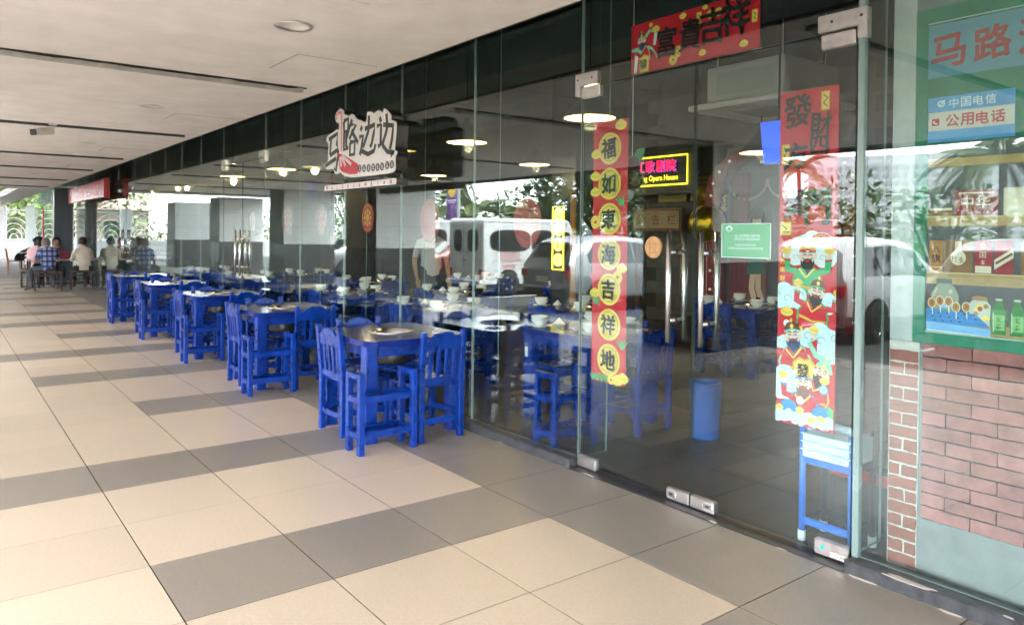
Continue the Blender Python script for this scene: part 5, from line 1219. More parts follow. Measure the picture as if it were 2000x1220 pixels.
def car(label, loc, st, paint, rz=0, plate='NGX 4821', cab=(-0.55, -2.75)):
    t = thing('parked_car', label, 'car', loc, rz, 'cars parked beyond the corridor')
    g = M(); R_ = [ring(s) for s in st]; n = 8
    for sd in (1, -1):
        vs = [(p[0], sd*p[1], p[2]) for rg in R_ for p in rg]; fs = []
        for i in range(len(R_)-1):
            for j in range(n-1):
                q = (i*n+j, (i+1)*n+j, (i+1)*n+j+1, i*n+j+1); fs.append(q if sd > 0 else q[::-1])
        e0 = tuple(range(n)); fs.append(e0 if sd > 0 else e0[::-1]); e1 = tuple(range((len(R_)-1)*n, len(R_)*n)); fs.append(e1[::-1] if sd > 0 else e1)
        g.add(vs, fs)
    me = g.mesh('body', paint, smooth=False)
    b = bmesh.new(); b.from_mesh(me); bmesh.ops.remove_doubles(b, verts=b.verts, dist=0.0005); bmesh.ops.recalc_face_normals(b, faces=b.faces)
    for fc in b.faces: fc.smooth = True
    for ed in b.edges:
        if len(ed.link_faces) == 2 and ed.calc_face_angle(0) > 0.62: ed.smooth = False
    b.to_mesh(me); b.free(); put('body', me, t)
    x0, x1 = cab
    xs = [x0+(x1-x0)*k/8 for k in range(9)]
    for sd in (1, -1):
        for (ka, kb) in ((0, 2), (2, 5), (5, 8)):
            g = M(); vs = []
            for k in range(ka, kb+1):
                x = xs[k]; 
                if k == ka: x -= 0.02
                if k == kb: x += 0.02
                lo, hi = at(st, x, 4), at(st, x, 5)
                tp = 0.93
                if (ka == 0 and k == 0) or (kb == 8 and k == 8): tp = 0.45
                for q in (0.10, tp): 
                    p = lo.lerp(hi, q); vs.append((p.x, sd*(p.y+0.008), p.z+0.004))
            m_ = (len(vs)//2); g.add(vs, [(2*k, 2*k+2, 2*k+3, 2*k+1) for k in range(m_-1)])
            put('side_window', g.mesh('side_window', autog), t)
        put('door_seam', M().tube([at(st, xs[5]+0.0, 4)*1.0 if False else Vector((xs[5], sd*(at(st,xs[5],k_).y+0.003), at(st,xs[5],k_).z)) for k_ in (4,3,2)], 0.005, 5).mesh('door_seam', black), t)
        put('door_handle', M().cbox((xs[4]+0.05, sd*(at(st,xs[4],3).y+0.012), at(st,xs[4],4).z-0.10), (0.18, 0.03, 0.03)).mesh('door_handle', paint, bevel=0.006), t)
        put('sill_trim', M().tube([Vector((x, sd*(at(st,x,2).y+0.004), at(st,x,2).z-0.05)) for x in (-1.25,-1.9,-2.6,-3.0)], 0.05, 8).mesh('sill_trim', black), t)
        put('mirror', M().cbox((x1+0.12, sd*(at(st,x1,4).y+0.10), at(st,x1,4).z+0.09), (0.12, 0.20, 0.13)).mesh('mirror', paint, bevel=0.03), t)
        for xw in (-0.85, -3.42):
            put('wheel_arch', M().tube([(xw, sd*(0.60), 0.335),(xw, sd*(0.903), 0.335)], 0.385, 24).mesh('wheel_arch', black), t)
            w = put('wheel', tyre_m, t, (xw, sd*0.825, 0.335)); w.rotation_euler = (-sd*pi/2, 0, 0)
            put('rim', rim_m, w)
        p = at(st, -0.04, 4)
        put('tail_lamp', M().prism([(0,0),(-0.0,0.17),(0.20,0.19),(0.34,0.06)], lambda q: (0.022-q[0]*0.30, sd*(p.y+0.012-0.02*(q[0] < 0.01)), p.z-0.20+q[1]), lambda q: (0.018-q[0]*0.10, sd*(p.y-0.20), p.z-0.18+q[1]*0.85)).mesh('tail_lamp', tailr, fix=True), t)
        put('headlamp', M().cbox((-4.26, sd*0.60, 0.72), (0.14, 0.26, 0.12)).mesh('headlamp', headl, bevel=0.04), t)
    # rear glass and windscreen
    def cross(xa, xb, name, jl=(5, 6), up=0.014):
        g = M(); A = at(st, xa, 5), at(st, xb, 5); vs = []
        for x, q in ((xa, 0.80), (xb, 0.86)):
            p = at(st, x, 6); c = at(st, x, 7)
            for k in range(7):
                w_ = -1+2*k/6
                vs.append((x, p.y*0.99*w_, c.z+(p.z-c.z)*abs(w_)+up))
        g.add(vs, [(k, k+1, 8+k, 7+k) for k in range(6)])
        o = put(name, g.mesh(name, autog), t); return o
    rx = [s for s in st if s[3]-s[2] > 0.3]
    fx = [s for s in st if s[0] < rx[-1][0]][0]
    cross(-0.09 if st is SUV else -0.62, rx[0][0]+0.02, 'rear_window', up=0.014)
    cross(fx[0]+0.05, rx[-1][0]-0.06, 'windscreen', up=0.014)
    put('bumper', M().cbox((-0.01, 0, 0.45), (0.16, 1.46, 0.22)).mesh('bumper', black if st is SUV else paint, bevel=0.05), t)
    pl = put('number_plate', M().cbox((0.06, 0, 0.70), (0.012, 0.40, 0.13)).mesh('number_plate', white), t)
    return t
car('silver hatchback mirrored in the glass behind the narrow red couplet', (-3.95, 12.6, GZ), SUV, pbr('car_silver', (0.34,0.35,0.37), 0.25, 0.35), 0.03)
car('white hatchback mirrored beside the wide red poster, its red tail lamp in view', (-4.25, 6.75, GZ), SUV, pbr('car_white', (0.55,0.55,0.56), 0.25), 0.0)
car('pearl white car mirrored across the painted shop window', (-4.15, 3.9, GZ), SUV, pbr('car_pearl', (0.42,0.41,0.42), 0.25, 0.1), -0.02)
car('dark red sedan mirrored past the tiled column by the logo bar', (-4.9, 20.0, GZ), SEDAN, pbr('car_maroon', (0.16,0.02,0.02), 0.25, 0.2), 0.02, cab=(-1.0, -2.85))
car('grey sedan parked far along the car park past the white van', (-5.0, 27.5, GZ), SEDAN, pbr('car_grey', (0.20,0.21,0.22), 0.3, 0.4), 0.0, cab=(-1.0, -2.85))
car('dark blue hatchback parked nearest the kerb behind us', (-4.6, 1.0, GZ), SUV, pbr('car_navy', (0.03,0.04,0.09), 0.25, 0.3), 0.0)
def van(label, loc, L, Wd, H, paint, boxy=True):
    t = thing('parked_van', label, 'van', loc, 0, 'vans parked beyond the corridor')
    hw = Wd/2
    side = [(0,0.30),(0,H-0.10),(-0.08,H),(-L+1.15,H),(-L+1.02,H-0.06),(-L+0.62,1.12),(-L+0.08,0.98),(-L,0.85),(-L,0.35),(-L+0.1,0.30)]
    put('body', M().prism(side, lambda p: (p[0], -hw, p[1]), lambda p: (p[0], hw, p[1])).mesh('body', paint, fix=True, bevel=0.035), t)
    put('skirt', M().box(-L+0.05, -0.02, -hw+0.03, hw-0.03, 0.22, 0.31).mesh('skirt', black), t)
    fr = pbr('window_rubber', (0.03,0.03,0.03), 0.6)
    def rwin(c, w, h, face, name='side_window'):
        P = soft([(-w/2,-h/2),(w/2,-h/2),(w/2,h/2),(-w/2,h/2)], 2)
        Q = [(p[0]*(1+0.05/w*2), p[1]*(1+0.05/h*2)) for p in P]
        if face == 'r': F = lambda d: (lambda p: (c[0]+d, c[1]+p[0], c[2]+p[1]))
        elif face == 's': F = lambda d: (lambda p: (c[0]+p[0], c[1]-d, c[2]+p[1]))
        else: F = lambda d: (lambda p: (c[0]+p[0], c[1]+d, c[2]+p[1]))
        w_ = put(name, M().prism(P, F(0.010), F(0.002)).mesh(name, autog, fix=True), t)
        put('rubber_seal', M().prism(Q, F(0.007), F(0.001)).mesh('rubber_seal', fr, fix=True), w_)
    zc = H*0.71
    for d, s_ in ((-hw, 's'), (hw, 'n')):
        rwin((-0.92, d, zc), 1.30, 0.50, s_); rwin((-2.05, d, zc), 0.72, 0.50, s_)
        rwin((-L+1.30, d, zc-0.02), 0.55, 0.46, s_)
        for z in (0.98, 0.72, 0.50): put('body_crease', M().tube([(-L+0.2, d*1.003, z),(-0.06, d*1.003, z)], 0.010, 6).mesh('body_crease', paint), t)
        put('roof_gutter', M().tube([(-L+1.1, d*1.004, H-0.09),(-0.04, d*1.004, H-0.09)], 0.016, 6).mesh('roof_gutter', paint), t)
        for xw in (-0.85, -L+0.75):
            put('wheel_arch', M().tube([(xw, d*0.75, 0.335),(xw, d*1.003, 0.335)], 0.385, 24).mesh('wheel_arch', black), t)
            w = put('wheel', tyre_m, t, (xw, d*0.91, 0.335)); w.rotation_euler = ((-1 if d > 0 else 1)*pi/2, 0, 0); put('rim', rim_m, w)
        put('tail_lamp', M().cbox((0.012, d*0.86, 0.62), (0.03, 0.12, 0.22)).mesh('tail_lamp', tailr, bevel=0.008), t)
        put('mirror', M().cbox((-L+0.95, d*1.12, 1.18), (0.08, 0.16, 0.22)).mesh('mirror', black, bevel=0.02), t)
    rwin((0, -hw*0.42, zc), 0.42, 0.50, 'r', 'rear_window'); rwin((0, hw*0.45, zc), 0.30, 0.50, 'r', 'rear_window')
    put('door_gap', M().box(0.001, 0.006, hw*0.10, hw*0.10+0.012, 0.42, H-0.14).mesh('door_gap', black), t)
    put('door_handle', M().cbox((0.02, hw*0.03, 0.95), (0.03, 0.10, 0.035)).mesh('door_handle', black, bevel=0.006), t)
    put('rear_bumper', M().cbox((0.05, 0, 0.36), (0.12, Wd, 0.14)).mesh('rear_bumper', paint, bevel=0.02), t)
    put('number_plate', M().cbox((0.008, -0.1, 0.70), (0.012, 0.38, 0.13)).mesh('number_plate', white), t)
    put('windscreen', M().add([(-L+0.66,-hw*0.86,1.16),(-L+0.66,hw*0.86,1.16),(-L+1.00,hw*0.82,H-0.10),(-L+1.00,-hw*0.82,H-0.10)], [(0,1,2,3)]).mesh('windscreen', autog), t, (-0.03, 0, 0.02))
    return t
v = van('white boxy passenger van with red lettering on its flank, mirrored right of the logo', (-4.9, 17.1, GZ), 4.1, 1.66, 2.10, pbr('van_white', (0.72,0.72,0.71), 0.35, var=0.05, vscale=3))
a = Art(); a.w = 0.844
redl = pbr('van_letter_red', (0.60,0.05,0.05), 0.5)
for j in range(4):
    for k in range(11): a.scribble(-1.22+k*0.062, 1.16-j*0.072, 0.058, redl, j*13+k, 0.14)
for j in range(2):
    for k in range(7): a.scribble(-1.05+k*0.062, 0.84-j*0.072, 0.058, redl, j*7+k+60, 0.14)
for k in range(4): a.scribble(-0.30+k*0.05, 0.60, 0.05, redl, k+90, 0.16)
a.obj('flank_lettering', v, (0, 0, 0), frame='Y-')
a = Art(); a.w = 0.008
for j in range(3):
    for k in range(4): a.scribble(-0.52+k*0.06, 1.08-j*0.07, 0.055, redl, j*4+k+120, 0.15)
a.obj('rear_lettering', v, (0, 0, 0), frame='X+')
van('plain white van mirrored in the gap left of the tiled column', (-5.3, 23.4, GZ), 4.6, 1.72, 2.15, pbr('van_clean_white', (0.58,0.59,0.6), 0.3))
# motor scooter beside the plain van
t = thing('motor_scooter', 'black motor scooter parked between the tiled column and the plain white van', 'scooter', (-4.15, 19.0, GZ), 0.3)
for xw in (-0.62, 0.62):
    w = put('wheel', M().lathe([(0.15,-0.05),(0.20,-0.055),(0.235,0.0),(0.20,0.055),(0.15,0.05)], 24).mesh('tyre', rubber, smooth=True), t, (xw, 0, 0.235)); w.rotation_euler = (pi/2, 0, 0)
    put('hub', M().lathe([(0.0,-0.02),(0.15,-0.02),(0.15,0.02),(0.0,0.02)], 16).mesh('hub', steel), w)
bk = pbr('scooter_black', (0.01,0.01,0.012), 0.2)
put('body', M().prism(soft([(-0.75,0.40),(-0.2,0.30),(0.25,0.28),(0.30,0.36),(-0.05,0.42),(-0.12,0.66),(-0.80,0.74)], 2), lambda p: (p[0],-0.13,p[1]), lambda p: (p[0],0.13,p[1])).mesh('body', bk, fix=True, bevel=0.03), t)
put('front_shield', M().prism(soft([(0.22,0.30),(0.50,0.35),(0.58,0.62),(0.42,1.0),(0.34,0.98),(0.38,0.60)], 2), lambda p: (p[0],-0.15,p[1]), lambda p: (p[0],0.15,p[1])).mesh('front_shield', bk, fix=True, bevel=0.03), t)
put('seat', M().prism(soft([(-0.72,0.745),(-0.08,0.68),(-0.05,0.74),(-0.4,0.79),(-0.75,0.83)], 2), lambda p: (p[0],-0.14,p[1]), lambda p: (p[0],0.14,p[1])).mesh('seat', rubber, fix=True, bevel=0.02), t)
put('handlebar', M().tube([(0.36,-0.34,1.03),(0.42,-0.1,1.0),(0.42,0.1,1.0),(0.36,0.34,1.03)], 0.016, 8).mesh('handlebar', black, smooth=True), t)
put('headlamp', M().lathe([(0.0,0.05),(0.06,0.04),(0.075,0.0)], 16).mesh('headlamp', headl), t, (0.56, 0, 0.78)).rotation_euler = (0, pi/2, 0)
put('fork', M().tube([(0.62,0.09,0.235),(0.42,0.07,0.95)], 0.022, 8).tube([(0.62,-0.09,0.235),(0.42,-0.07,0.95)], 0.022, 8).mesh('fork', steel), t)
put('side_stand', M().tube([(-0.05,0.08,0.30),(0.02,0.24,0.0)], 0.012, 6).mesh('side_stand', steel), t)

# ---------------------------------------------------------------- fence, hedge, trees, lamp post, hotel
wm = pbr('fence_white', (0.6,0.61,0.62), 0.45)
def fence_panel_mesh(w):
    g = M(); g.box(0, w, -0.03, 0.03, 0.95, 1.02); g.box(0, w, -0.03, 0.03, 2.50, 2.58)
    for c in range(2):
        cx = w*(0.25+0.5*c)
        for rd in (0.25, 0.5, 0.78, 1.06, 1.34):
            rx = min(rd, w*0.25*rd/1.0)
            g.tube([(cx+rx*0.98*cos(pi*k/12), 0, 1.02+rd*1.06*sin(pi*k/12)) for k in range(13)], 0.022, 5)
    return g.mesh('arc_rail', wm)
fpm = fence_panel_mesh(3.0)
wallm = M().box(0, 3.0, -0.10, 0.10, 0, 0.92).mesh('base_wall', pbr('wall_white', (0.6,0.61,0.62), 0.7, var=0.05, vscale=1))
pierm = M().box(-0.28, 0.28, -0.22, 0.22, 0, 2.75).mesh('pier', MATS['wall_white'], bevel=0.02)
t = thing('arched_railing_fence', 'white wall with fan shaped railings closing the far end of the walkway', 'fence', (-14, 47.5, 0))
for k in range(8):
    put('arc_rail', fpm, t, (k*3.0, 0, 0)); put('base_wall', wallm, t, (k*3.0, 0, 0))
    put('pier', pierm, t, (k*3.0 if k != 6 else 16.65, 0, 0))
t = thing('arched_railing_fence', 'white wall with fan shaped railings along the far side of the car park', 'fence', (-12.6, -10, GZ), pi/2)
for k in range(19):
    put('arc_rail', fpm, t, (k*3.0, 0, -0.55)); put('base_wall', wallm, t, (k*3.0, 0, -0.4)); put('pier', pierm, t, (k*3.0, 0, -0.6))
def leafmat(name, c1, c2, sc=1.2):
    return pbr(name, c1, 0.5, var_col=c2, vscale=sc, rnd=0.0)
LM = [leafmat('leaf_dark', (0.02,0.055,0.012), (0.07,0.14,0.03)), leafmat('leaf_mid', (0.035,0.085,0.015), (0.12,0.20,0.04)), leafmat('leaf_bright', (0.04,0.085,0.015), (0.12,0.18,0.04)), leafmat('leaf_palm', (0.05,0.09,0.025), (0.16,0.20,0.06))]
bark = pbr('bark', (0.12,0.09,0.065), 0.9, var=0.3, vscale=9, bump=0.5, bscale=30)
def leaves(n, blobs, size, rng, asp=2.4):
    """leaf faces spread through a set of ellipsoid clumps"""
    vs = []; fs = []
    for _ in range(n):
        c, rx, rz = rng.choice(blobs)
        while True:
            x, y, z = rng.uniform(-1,1), rng.uniform(-1,1), rng.uniform(-1,1)
            d = x*x+y*y+z*z
            if 0.25 < d < 1: break
        p = Vector((c[0]+x*rx, c[1]+y*rx, c[2]+z*rz))
        ax = Vector((x+rng.uniform(-.7,.7), y+rng.uniform(-.7,.7), z*0.6+rng.uniform(-.7,.5))).normalized()
        sd = ax.cross(Vector((rng.uniform(-1,1), rng.uniform(-1,1), rng.uniform(.2,1)))).normalized()
        s = size*rng.uniform(0.6, 1.3); o = len(vs)
        vs += [p, p+ax*s*0.5+sd*s/asp*0.5, p+ax*s, p+ax*s*0.5-sd*s/asp*0.5]; fs.append((o,o+1,o+2,o+3))
    return M().add(vs, fs)
def broad_tree(label, x, y, h, cr, n, size, m, seed, z=GZ, low=0.35):
    rng = random.Random(seed); t = thing('broadleaf_tree', label, 'tree', (x, y, z), 0, 'trees beyond the car park')
    g = M(); top = (rng.uniform(-.2,.2), rng.uniform(-.2,.2), h*0.62)
    g.tube([(0,0,0),(rng.uniform(-.1,.1),rng.uniform(-.1,.1),h*0.3),top], [0.16*h/5,0.12*h/5,0.07*h/5], 9)
    blobs = []
    for k in range(11):
        an = rng.uniform(0, 2*pi); rr_ = cr*rng.uniform(0.25, 0.75); zz = h*rng.uniform(low+0.12, 0.90)
        c = (rr_*cos(an), rr_*sin(an), zz); blobs.append((c, cr*rng.uniform(.32,.5), cr*rng.uniform(.22,.36)))
        g.tube([(0,0,h*rng.uniform(.28,.5)), (c[0]*0.5,c[1]*0.5,zz*0.8), c], [0.05*h/5,0.03*h/5,0.01], 6)
    put('trunk', g.mesh('trunk', bark, smooth=True), t); put('crown', leaves(n, blobs, size, rng).mesh('crown', m), t); return t
def frond_mesh(L, droop, nl, ll):
    vs = []; fs = []; sp = []
    for k in range(nl+1):
        s_ = k/nl; sp.append(Vector((L*(s_-0.16*droop*s_**2), 0, L*(0.55*s_-droop*0.95*s_**2))))
    g = M().tube(sp, [0.022*(1-0.8*k/nl) for k in range(nl+1)], 5)
    for k in range(2, nl+1):
        p = sp[k]; s_ = k/nl; l = ll*(0.55+0.9*sin(pi*min(1, s_*0.95+0.05)))
        d = (sp[k]-sp[k-1]).normalized()
        for sd in (-1, 1):
            tip = p+d*l*0.55+Vector((0, sd*l*0.75, -l*0.35)); w = d*0.028*L
            md = (p+tip)*0.5+Vector((0,0,0.05*l))
            g.add([p, md+w*0.7, tip, md-w*0.7], [(0,1,2,3)])
    return g.mesh('frond', LM[3])
fr_long = [frond_mesh(2.2, 0.75, 30, 0.42), frond_mesh(2.0, 1.05, 28, 0.40), frond_mesh(1.9, 0.40, 26, 0.36)]
def palm(label, x, y, h, sc, n, seed, z=GZ):
    rng = random.Random(seed); t = thing('palm_tree', label, 'palm tree', (x, y, z), 0, 'palms beyond the car park')
    lx, ly = rng.uniform(-.2,.2), rng.uniform(-.2,.2)
    put('trunk', M().tube([(0,0,0),(lx*0.3,ly*0.3,h*0.4),(lx,ly,h)], [0.17*sc,0.12*sc,0.10*sc], 10).mesh('trunk', bark, smooth=True), t)
    for k in range(n):
        o = put('frond', rng.choice(fr_long), t, (lx, ly, h)); s_ = sc*rng.uniform(.8,1.1); o.scale = (s_, s_, s_)
        o.rotation_euler = (rng.uniform(-.25,.25), rng.uniform(-0.75, 0.45), 2*pi*k/n*2.4+rng.uniform(-.2,.2))
    return t
palm('coconut palm with wide drooping fronds mirrored above the painted shelves', -10.2, 5.95, 3.25, 0.74, 26, 3)
palm('smaller coconut palm behind the drooping one, at the edge of the photo', -12.0, 4.3, 3.6, 0.7, 18, 4)
palm('slim palm mirrored across the upper part of the wide red poster', -15.6, 13.6, 3.8, 0.6, 20, 5)
palm('feathery palm mirrored beside the purple banner', -10.6, 25.2, 2.6, 0.95, 20, 7)
palm('low palm mirrored above the roof of the boxy van', -11.0, 21.6, 1.9, 0.8, 18, 8)
palm('palm mirrored in the gap between the tiled columns', -10.6, 31.0, 2.4, 0.9, 16, 9)
broad_tree('dark glossy tree mirrored above the boxy van, left of the narrow couplet', -10.0, 17.2, 5.6, 2.7, 5200, 0.30, LM[0], 11)
broad_tree('bright green tree mirrored in the gap beside the plain white van', -13.6, 33.0, 5.0, 2.4, 3400, 0.22, LM[2], 12)
broad_tree('big tree spreading beyond the white railings at the end of the walkway', 3.0, 54.0, 7.0, 4.2, 5200, 0.42, LM[2], 13, 0)
broad_tree('dark tree beyond the railings at the left end of the walkway', -1.5, 57.0, 8.0, 4.4, 4200, 0.42, LM[0], 14, 0)
broad_tree('mid green tree beyond the railings, nearest the shopfront', 8.5, 56.0, 7.5, 4.0, 4200, 0.42, LM[1], 15, 0)
broad_tree('rounded tree mirrored left of the far double door', -14.0, 44.0, 6.0, 3.2, 3400, 0.30, LM[1], 16)
broad_tree('tree at the far corner of the car park', -15.0, 1.0, 3.6, 2.0, 2400, 0.26, LM[1], 17)
def rosette_shrub(label, x, y, h, seed, n=14):
    rng = random.Random(seed); t = thing('frangipani_shrub', label, 'shrub', (x, y, GZ), 0, 'shrubs along the car park')
    g = M(); lv = M()
    for k in range(n):
        an = rng.uniform(0, 2*pi); rd = rng.uniform(0.1, 0.85); tip = Vector((rd*cos(an), rd*sin(an), h*rng.uniform(0.55, 1.0)))
        g.tube([(0,0,0), tip*0.5+Vector((0,0,0.1)), tip], [0.05,0.035,0.025], 6)
        for j in range(16):
            a2 = 2*pi*j/16*2.4; el = rng.uniform(0.0, 0.9); d = Vector((cos(a2)*cos(el), sin(a2)*cos(el), sin(el))); sd = d.cross(Vector((0,0,1))).normalized(); l = rng.uniform(.24,.36)
            lv.add([tip, tip+d*l*0.6+sd*0.045, tip+d*l+Vector((0,0,-0.05)), tip+d*l*0.6-sd*0.045], [(0,1,2,3)])
    put('stem', g.mesh('stem', bark), t); put('foliage', lv.mesh('foliage', rng.choice(LM[:3])), t); return t
k_ = 0
shl = ['farthest along the railings', 'behind the grey sedan', 'beside the plain white van', 'behind the boxy van', 'left of the silver hatchback', 'behind the silver hatchback', 'right of the silver hatchback', 'left of the white hatchback', 'behind the white hatchback roof', 'mirrored right of the door jamb', 'mirrored over the painted green frame', 'mirrored under the coconut palm', 'mirrored at the photo edge', 'nearest of the shrub row']
for k in range(14):
    rosette_shrub(f'shrub with rosettes of long leaves, {shl[k]}', -11.4+0.5*((k*7) % 3-1), 33.0-k*2.55, 2.2+0.35*((k*5) % 3)-0.2, 40+k)
rng = random.Random(77); blobs = [((-13.3+rng.uniform(-.4,.4), -9+k*0.55, 0.9+rng.uniform(-.2,.5)), 0.75, 0.8) for k in range(100)]
put('hedge', leaves(9000, blobs, 0.22, rng).mesh('hedge', LM[1]), kind='stuff')
blobs = [((rng.uniform(-14, 16), 50.5+rng.uniform(-1, 1), 1.4+rng.uniform(-.6,.8)), 1.2, 1.0) for k in range(50)]
put('far_hedge', leaves(6000, blobs, 0.32, rng).mesh('far_hedge', LM[2]), kind='stuff')
blobs = [((-60+rng.uniform(-14,14), -60+k*4.0, 3.0+rng.uniform(-1,2)), 4.5, 3.2) for k in range(60)]
put('tree_belt', leaves(12000, blobs, 0.9, rng).mesh('tree_belt', LM[0]), kind='stuff')
# low tiled-roof house beyond the far railings
t = thing('garden_house', 'low brown roofed house beyond the railings at the end of the walkway', 'house', (1.0, 64, 0))
put('wall', M().box(-7, 9, -3, 3, 0, 3.0).mesh('wall', pbr('house_wall', (0.25,0.20,0.17), 0.8)), t)
put('roof', M().prism([(-3.8,3.0),(3.8,3.0),(0,5.0)], lambda p: (-7.8, p[0], p[1]), lambda p: (9.8, p[0], p[1])).mesh('roof', pbr('roof_brown', (0.13,0.085,0.065), 0.8, var=0.3, vscale=3), fix=True), t)
for k in range(4): put('window', M().box(-5.5+k*3.6, -4.0+k*3.6, -3.03, -2.98, 1.0, 2.2).mesh('window', autog), t)
# lamp post with purple banner
t = thing('lamp_post', 'slim grey lamp post mirrored right of the purple banner', 'lamp post', (-9.2, 24.0, GZ))
put('pole', M().tube([(0,0,0),(0,0,6.5)], [0.08,0.05], 10).mesh('pole', pbr('post_grey', (0.35,0.37,0.38), 0.5)), t)
put('arm', M().tube([(0,0,6.3),(0.6,0,6.6),(1.2,0,6.65)], 0.03, 8).mesh('arm', MATS['post_grey']), t); put('lamp_head', M().cbox((1.4,0,6.65), (0.5,0.2,0.08)).mesh('lamp_head', MATS['post_grey'], bevel=0.02), t)
put('banner_arm', M().tube([(0,0,3.9),(0,0.85,3.9)], 0.015, 6).tube([(0,0,2.05),(0,0.85,2.05)], 0.015, 6).mesh('banner_arm', MATS['post_grey']), t)
t = thing('purple_banner', 'purple festival banner with a yellow disc hanging from the lamp post', 'banner', (-9.2, 24.45, GZ+2.08))
put('cloth', M().box(-0.008, 0.008, -0.36, 0.36, 0, 1.80).mesh('cloth', pbr('banner_purple', (0.12,0.05,0.25), 0.6, var_col=(0.30,0.12,0.38), vscale=5)), t)
a = Art(); a.w = 0.009; a.ell(0, 1.28, 0.29, 0.29, pbr('banner_disc', (0.75,0.45,0.12), 0.6), 28); a.ell(0, 1.28, 0.23, 0.23, YEL, 28); a.scribble(0, 1.28, 0.32, GOLD, 3, 0.06); a.stroke([(-0.3,0.88),(0.3,0.88)], 0.05, WHT); a.stroke([(-0.22,0.80),(0.22,0.80)], 0.03, WHT)
rr = random.Random(8)
for k in range(40): a.ell(rr.uniform(-.33,.33), rr.uniform(0.05,0.7), rr.uniform(.02,.05), rr.uniform(.02,.05), rr.choice((PNK, pbr('violet', (0.25,0.12,0.55), 0.6), NAVY, pbr('lilac', (0.5,0.35,0.7), 0.6))), 10)
a.obj('banner_print', t, (0.0, 0, 0), frame='X+')
# hotel slab far off
def tower(name, label, x, y, w, d, h, rz, cols, rows, m):
    t = thing(name, label, 'building', (x, y, 0), rz, 'towers on the skyline')
    put('wall', M().box(-w/2, w/2, -d/2, d/2, 0, h).mesh('wall', m), t)
    g = M()
    for i in range(cols):
        for j in range(rows):
            xa = -w/2+w*(i+0.22)/cols; za = h*(j+0.25)/rows
            g.box(xa, xa+w*0.56/cols, -d/2-0.25, -d/2-0.02, za, za+h*0.5/rows)
    put('window_grid', g.mesh('window_grid', pbr('far_glass', (0.30,0.33,0.37), 0.5)), t, kind='stuff')
    put('roof', M().box(-w/2+2, w/2-2, -d/2+2, d/2-2, h, h+3).mesh('roof', m), t)
hm = pbr('hotel_concrete', (0.52,0.52,0.54), 0.7)
tower('hotel_block', 'wide pale hotel block with a grid of windows mirrored behind the palms', -265, 105, 100, 16, 27, 1.19, 34, 10, hm)
tower('office_tower', 'slim bluish tower on the skyline mirrored above the boxy van', -210, 205, 18, 16, 34, 0.85, 7, 14, pbr('tower_blue', (0.35,0.42,0.50), 0.5))
tower('apartment_block', 'low apartment block on the skyline mirrored left of the hotel', -255, 175, 40, 14, 14, 1.0, 14, 5, hm)
g = M(); rr = random.Random(4); N = 60
ridge = [(-760+rr.uniform(-10,10), -700+k*26, 22+34*abs(sin(k*0.21))+12*abs(sin(k*0.57))) for k in range(N)]
g.add([(x, y, -1) for x, y, z in ridge]+[(x-60, y, z) for x, y, z in ridge], [(k, k+1, N+k+1, N+k) for k in range(N-1)])
put('hills', g.mesh('hills', pbr('hill_green', (0.07,0.10,0.08), 0.9, var=0.3, vscale=0.02)), kind='structure')

